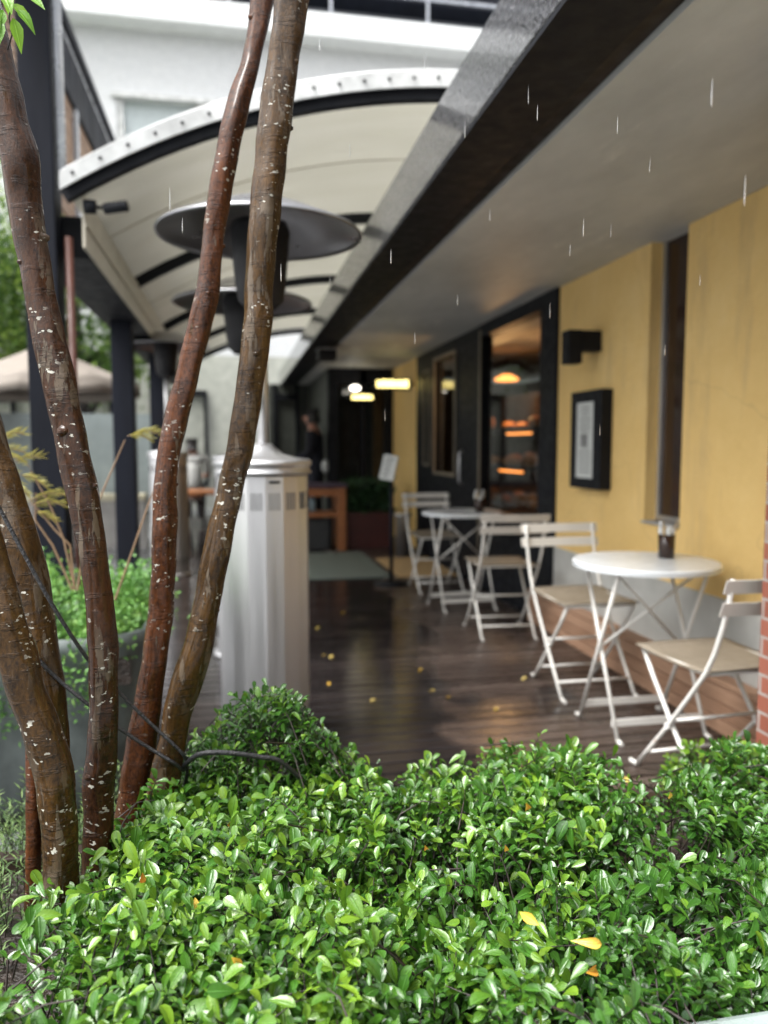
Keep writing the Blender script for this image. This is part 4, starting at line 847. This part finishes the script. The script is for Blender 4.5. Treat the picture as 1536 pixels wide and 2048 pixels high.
shrub('loose_shrub', 'loose yellowish green shrub beside the brick pier, softly out of focus', rp, rb.z+.045, 1900, 25, sparse=.9, tintoff=.14, leafL=(.016,.026))
# fallen leaves caught in the hedge and on the deck
ft = None
def fallen(p, d, nrm, L, lab, grp, tnt):
    o = leaves('fallen_leaf', np.array([[0,0,0.]]), np.array([d],float), np.array([nrm],float), np.array([L]), np.array([L*.42]), np.array([tnt]), M['fallen'], None, T_CURL); o.location = p; tag(o, lab, 'leaf', grp); return o
for (u,v,L,tnt,lab) in ((355,1664,.034,.75,'curled golden yellow leaf near the stems on top of the hedge'),(390,1795,.034,.9,'pale yellow leaf standing upright in the lower left hedge'),(463,1915,.026,.7,'orange yellow leaf low in the left hedge'),
     (1052,1605,.034,.4,'orange leaf at the top of the middle shrub'),(1203,1888,.034,.85,'long pale yellow leaf low in the middle shrub'),(1172,1945,.03,.25,'orange leaf at the bottom of the middle shrub'),
     (1078,1850,.036,.8,'straw yellow leaf hanging in the middle shrub'),(1340,1583,.022,.9,'yellow leaf on the right shrub'),(465,1640,.022,.1,'rust red leaf on the left shrub'),(285,1745,.03,.0,'dark rust leaf among the left shrub foliage'),(1010,1690,.02,.6,'small yellow leaf in a gap of the middle shrub'),(850,1690,.02,.2,'small russet leaf in the middle of the hedge')):
    p = at(u,v,z=ZT+.012); fallen(p, (random.uniform(-.6,.6),random.uniform(-.2,.4),random.uniform(-1.2,.2)), (random.uniform(-.4,.4),-1,.6), L*.85, lab, None, tnt*.8)
for (u,v),lab in zip(((690,1225),(845,1340),(650,1310),(668,1312),(660,1365),(870,1382),(900,1395),(752,1400),(998,1418),(640,1255),(1055,1356),(1255,1555)), ('yellow leaf on the deck in line with the far mat, farthest out','yellow leaf on the dark wet boards in mid deck','left leaf of a touching pair beside the heater','right leaf of a touching pair beside the heater','single yellow leaf right of the heater, nearer than the pair','leaf on the dark boards, left of two close together','leaf on the dark boards, right of two close together','yellow leaf on the boards behind the hedge mound','orange leaf nearest the middle of the hedge','pale leaf close against the heater side','yellow leaf at the foot of the chair facing us','leaf on the deck nearest the brick pier')):
    p = at(u,v,z=.006); fallen(p, (random.uniform(-1,1),random.uniform(-1,1),.02), (0,0,1), random.uniform(.03,.045), lab, 'yellow leaves on the wet deck', random.uniform(.5,1))
# ------------------------------------------------------------------ rosemary, feathery yellow plant
rs = thing('rosemary_bush', 'fine leaved grey green rosemary at the lower left edge', 'plant', (-.47,1.5,.10))
P=[];D=[];Nn=[]; s = MB()
for k in range(420):
    x0 = RNG.uniform(-.30,.16); y0 = RNG.uniform(-.3,.35); h = RNG.uniform(.14,.33) ; lx, ly = RNG.normal(0,.05,2); b0 = np.array([x0,y0,.05]); b1 = b0+np.array([lx,ly,h])
    s.tube([b0,(b0+b1)/2+np.array([lx*.2,0,0]),b1], [.0015,.0012,.0006], 4, False)
    for q in range(44):
        f = .1+.9*q/44; th = q*2.4; P.append(b0+(b1-b0)*f); D.append([math.cos(th),math.sin(th),.8]); Nn.append([-math.cos(th)*.5,-math.sin(th)*.5,1])
n = len(P); leaves('foliage', np.array(P), np.array(D), np.array(Nn), RNG.uniform(.014,.024,n), np.full(n,.0036), RNG.random(n), M['rosemary'], rs, T_NEEDLE); s.build('stems', M['twig'], rs)
fy = thing('feathery_plant', 'slender young plant with feathery pale yellow leaves between the stems and the posts', 'plant', (-.9,2.7,.55))
FI = Matrix.Translation((.9,-2.7,-.55)); P=[];D=[];Nn=[]; s = MB()
def frond(a, b, nleaf=15, LL=.05):
    a = np.array(a); b = np.array(b)
    s.tube([a, (a+b)/2+np.array([0,0,.012]), b], .0012, 5, False)
    for q in range(nleaf):
        f = .1+.9*q/nleaf; base = a+(b-a)*f+np.array([0,0,.012*math.sin(math.pi*f)*2*.5])
        for sd in (-1,1):
            dd = (b-a)/np.linalg.norm(b-a); P.append(base); D.append(dd*.8+np.array([0,sd*.25,-.35*sd if sd>0 else .45])+RNG.normal(0,.1,3)); Nn.append([0,-1,.5])
yy = 2.35
root_ = at(150,1180,y=2.5)
for pts in (((150,1180),(128,1080),(100,1010),(60,940)),((150,1180),(140,1090),(110,1060),(60,1000)),((230,1200),(262,1110),(300,1000),(345,900)),((155,1180),(175,1060),(215,960),(250,880)),((145,1180),(105,1090),(70,1040),(72,985))):
    s.tube([at(u,v,y=yy) for u,v in pts], [.0035,.003,.0025,.0015], 6, False)
for (a,b) in (((0,880),(48,868)),((-10,905),(50,905)),((30,925),(82,915)),((40,950),(92,975)),((60,1000),(138,990)),((62,1010),(132,1012)),((70,1025),(110,1045)),((-10,925),(30,950)),((15,955),(55,990)),((60,935),(20,915)),((255,872),(300,880)),((262,870),(318,868))):
    frond(at(*a,y=yy), at(*b,y=yy))
n = len(P); o = leaves('foliage', np.array(P), np.array(D), np.array(Nn), RNG.uniform(.018,.034,n), np.full(n,.0026), RNG.random(n), M['yellowleaf'], fy, T_NEEDLE); o.matrix_parent_inverse = FI
o = s.build('stems', mat('tan_stem', (.22,.14,.08), .5), fy); o.matrix_parent_inverse = FI

# ------------------------------------------------------------------ falling drops of rain near the eave
k_ = NT('rain_water'); k_.b.inputs['Base Color'].default_value = (1,1,1,1); k_.b.inputs['Roughness'].default_value = .02; k_.b.inputs['Transmission Weight'].default_value = .93; k_.b.inputs['IOR'].default_value = 1.33; k_.b.inputs['Coat Weight'].default_value = 1
s = MB(); s.lathe([(0,.0075),(.0004,.006),(.0009,.003),(.0014,-.001),(.0016,-.0038),(.0012,-.0062),(0,-.0075)], seg=12)
drop = s.build('rain_drop', k_.m); tag(drop, 'small clear drop of rain falling in front of the eave', 'raindrop', 'falling rain drops'); first = True
for (u,v,y) in ((782,513,1.0),(1424,185,.75),(1490,380,.75),(1235,250,1.1),(1075,225,1.2),(1057,190,1.3),(1167,455,1.0),(365,450,1.1),(562,545,1.1),(830,675,1.1),(340,400,1.2),(1222,462,1.2),(1140,500,1.4),(915,600,1.5),(700,300,1.5),(980,430,1.6),(1300,330,1.3),(850,120,1.3),(930,260,1.2),(660,560,1.4),(1400,560,1.3),(1100,620,1.6),(250,250,1.3),(1330,700,1.2),(770,830,1.4),(1200,860,1.3),(640,90,1.3)):
    o = drop if first else drop.copy()
    if not first: link(o)
    first = False; o.location = at(u,v,y=y); f = random.uniform(.8,1.3); o.scale = (f*.42,f*.42,f*random.uniform(1.2,2.3))
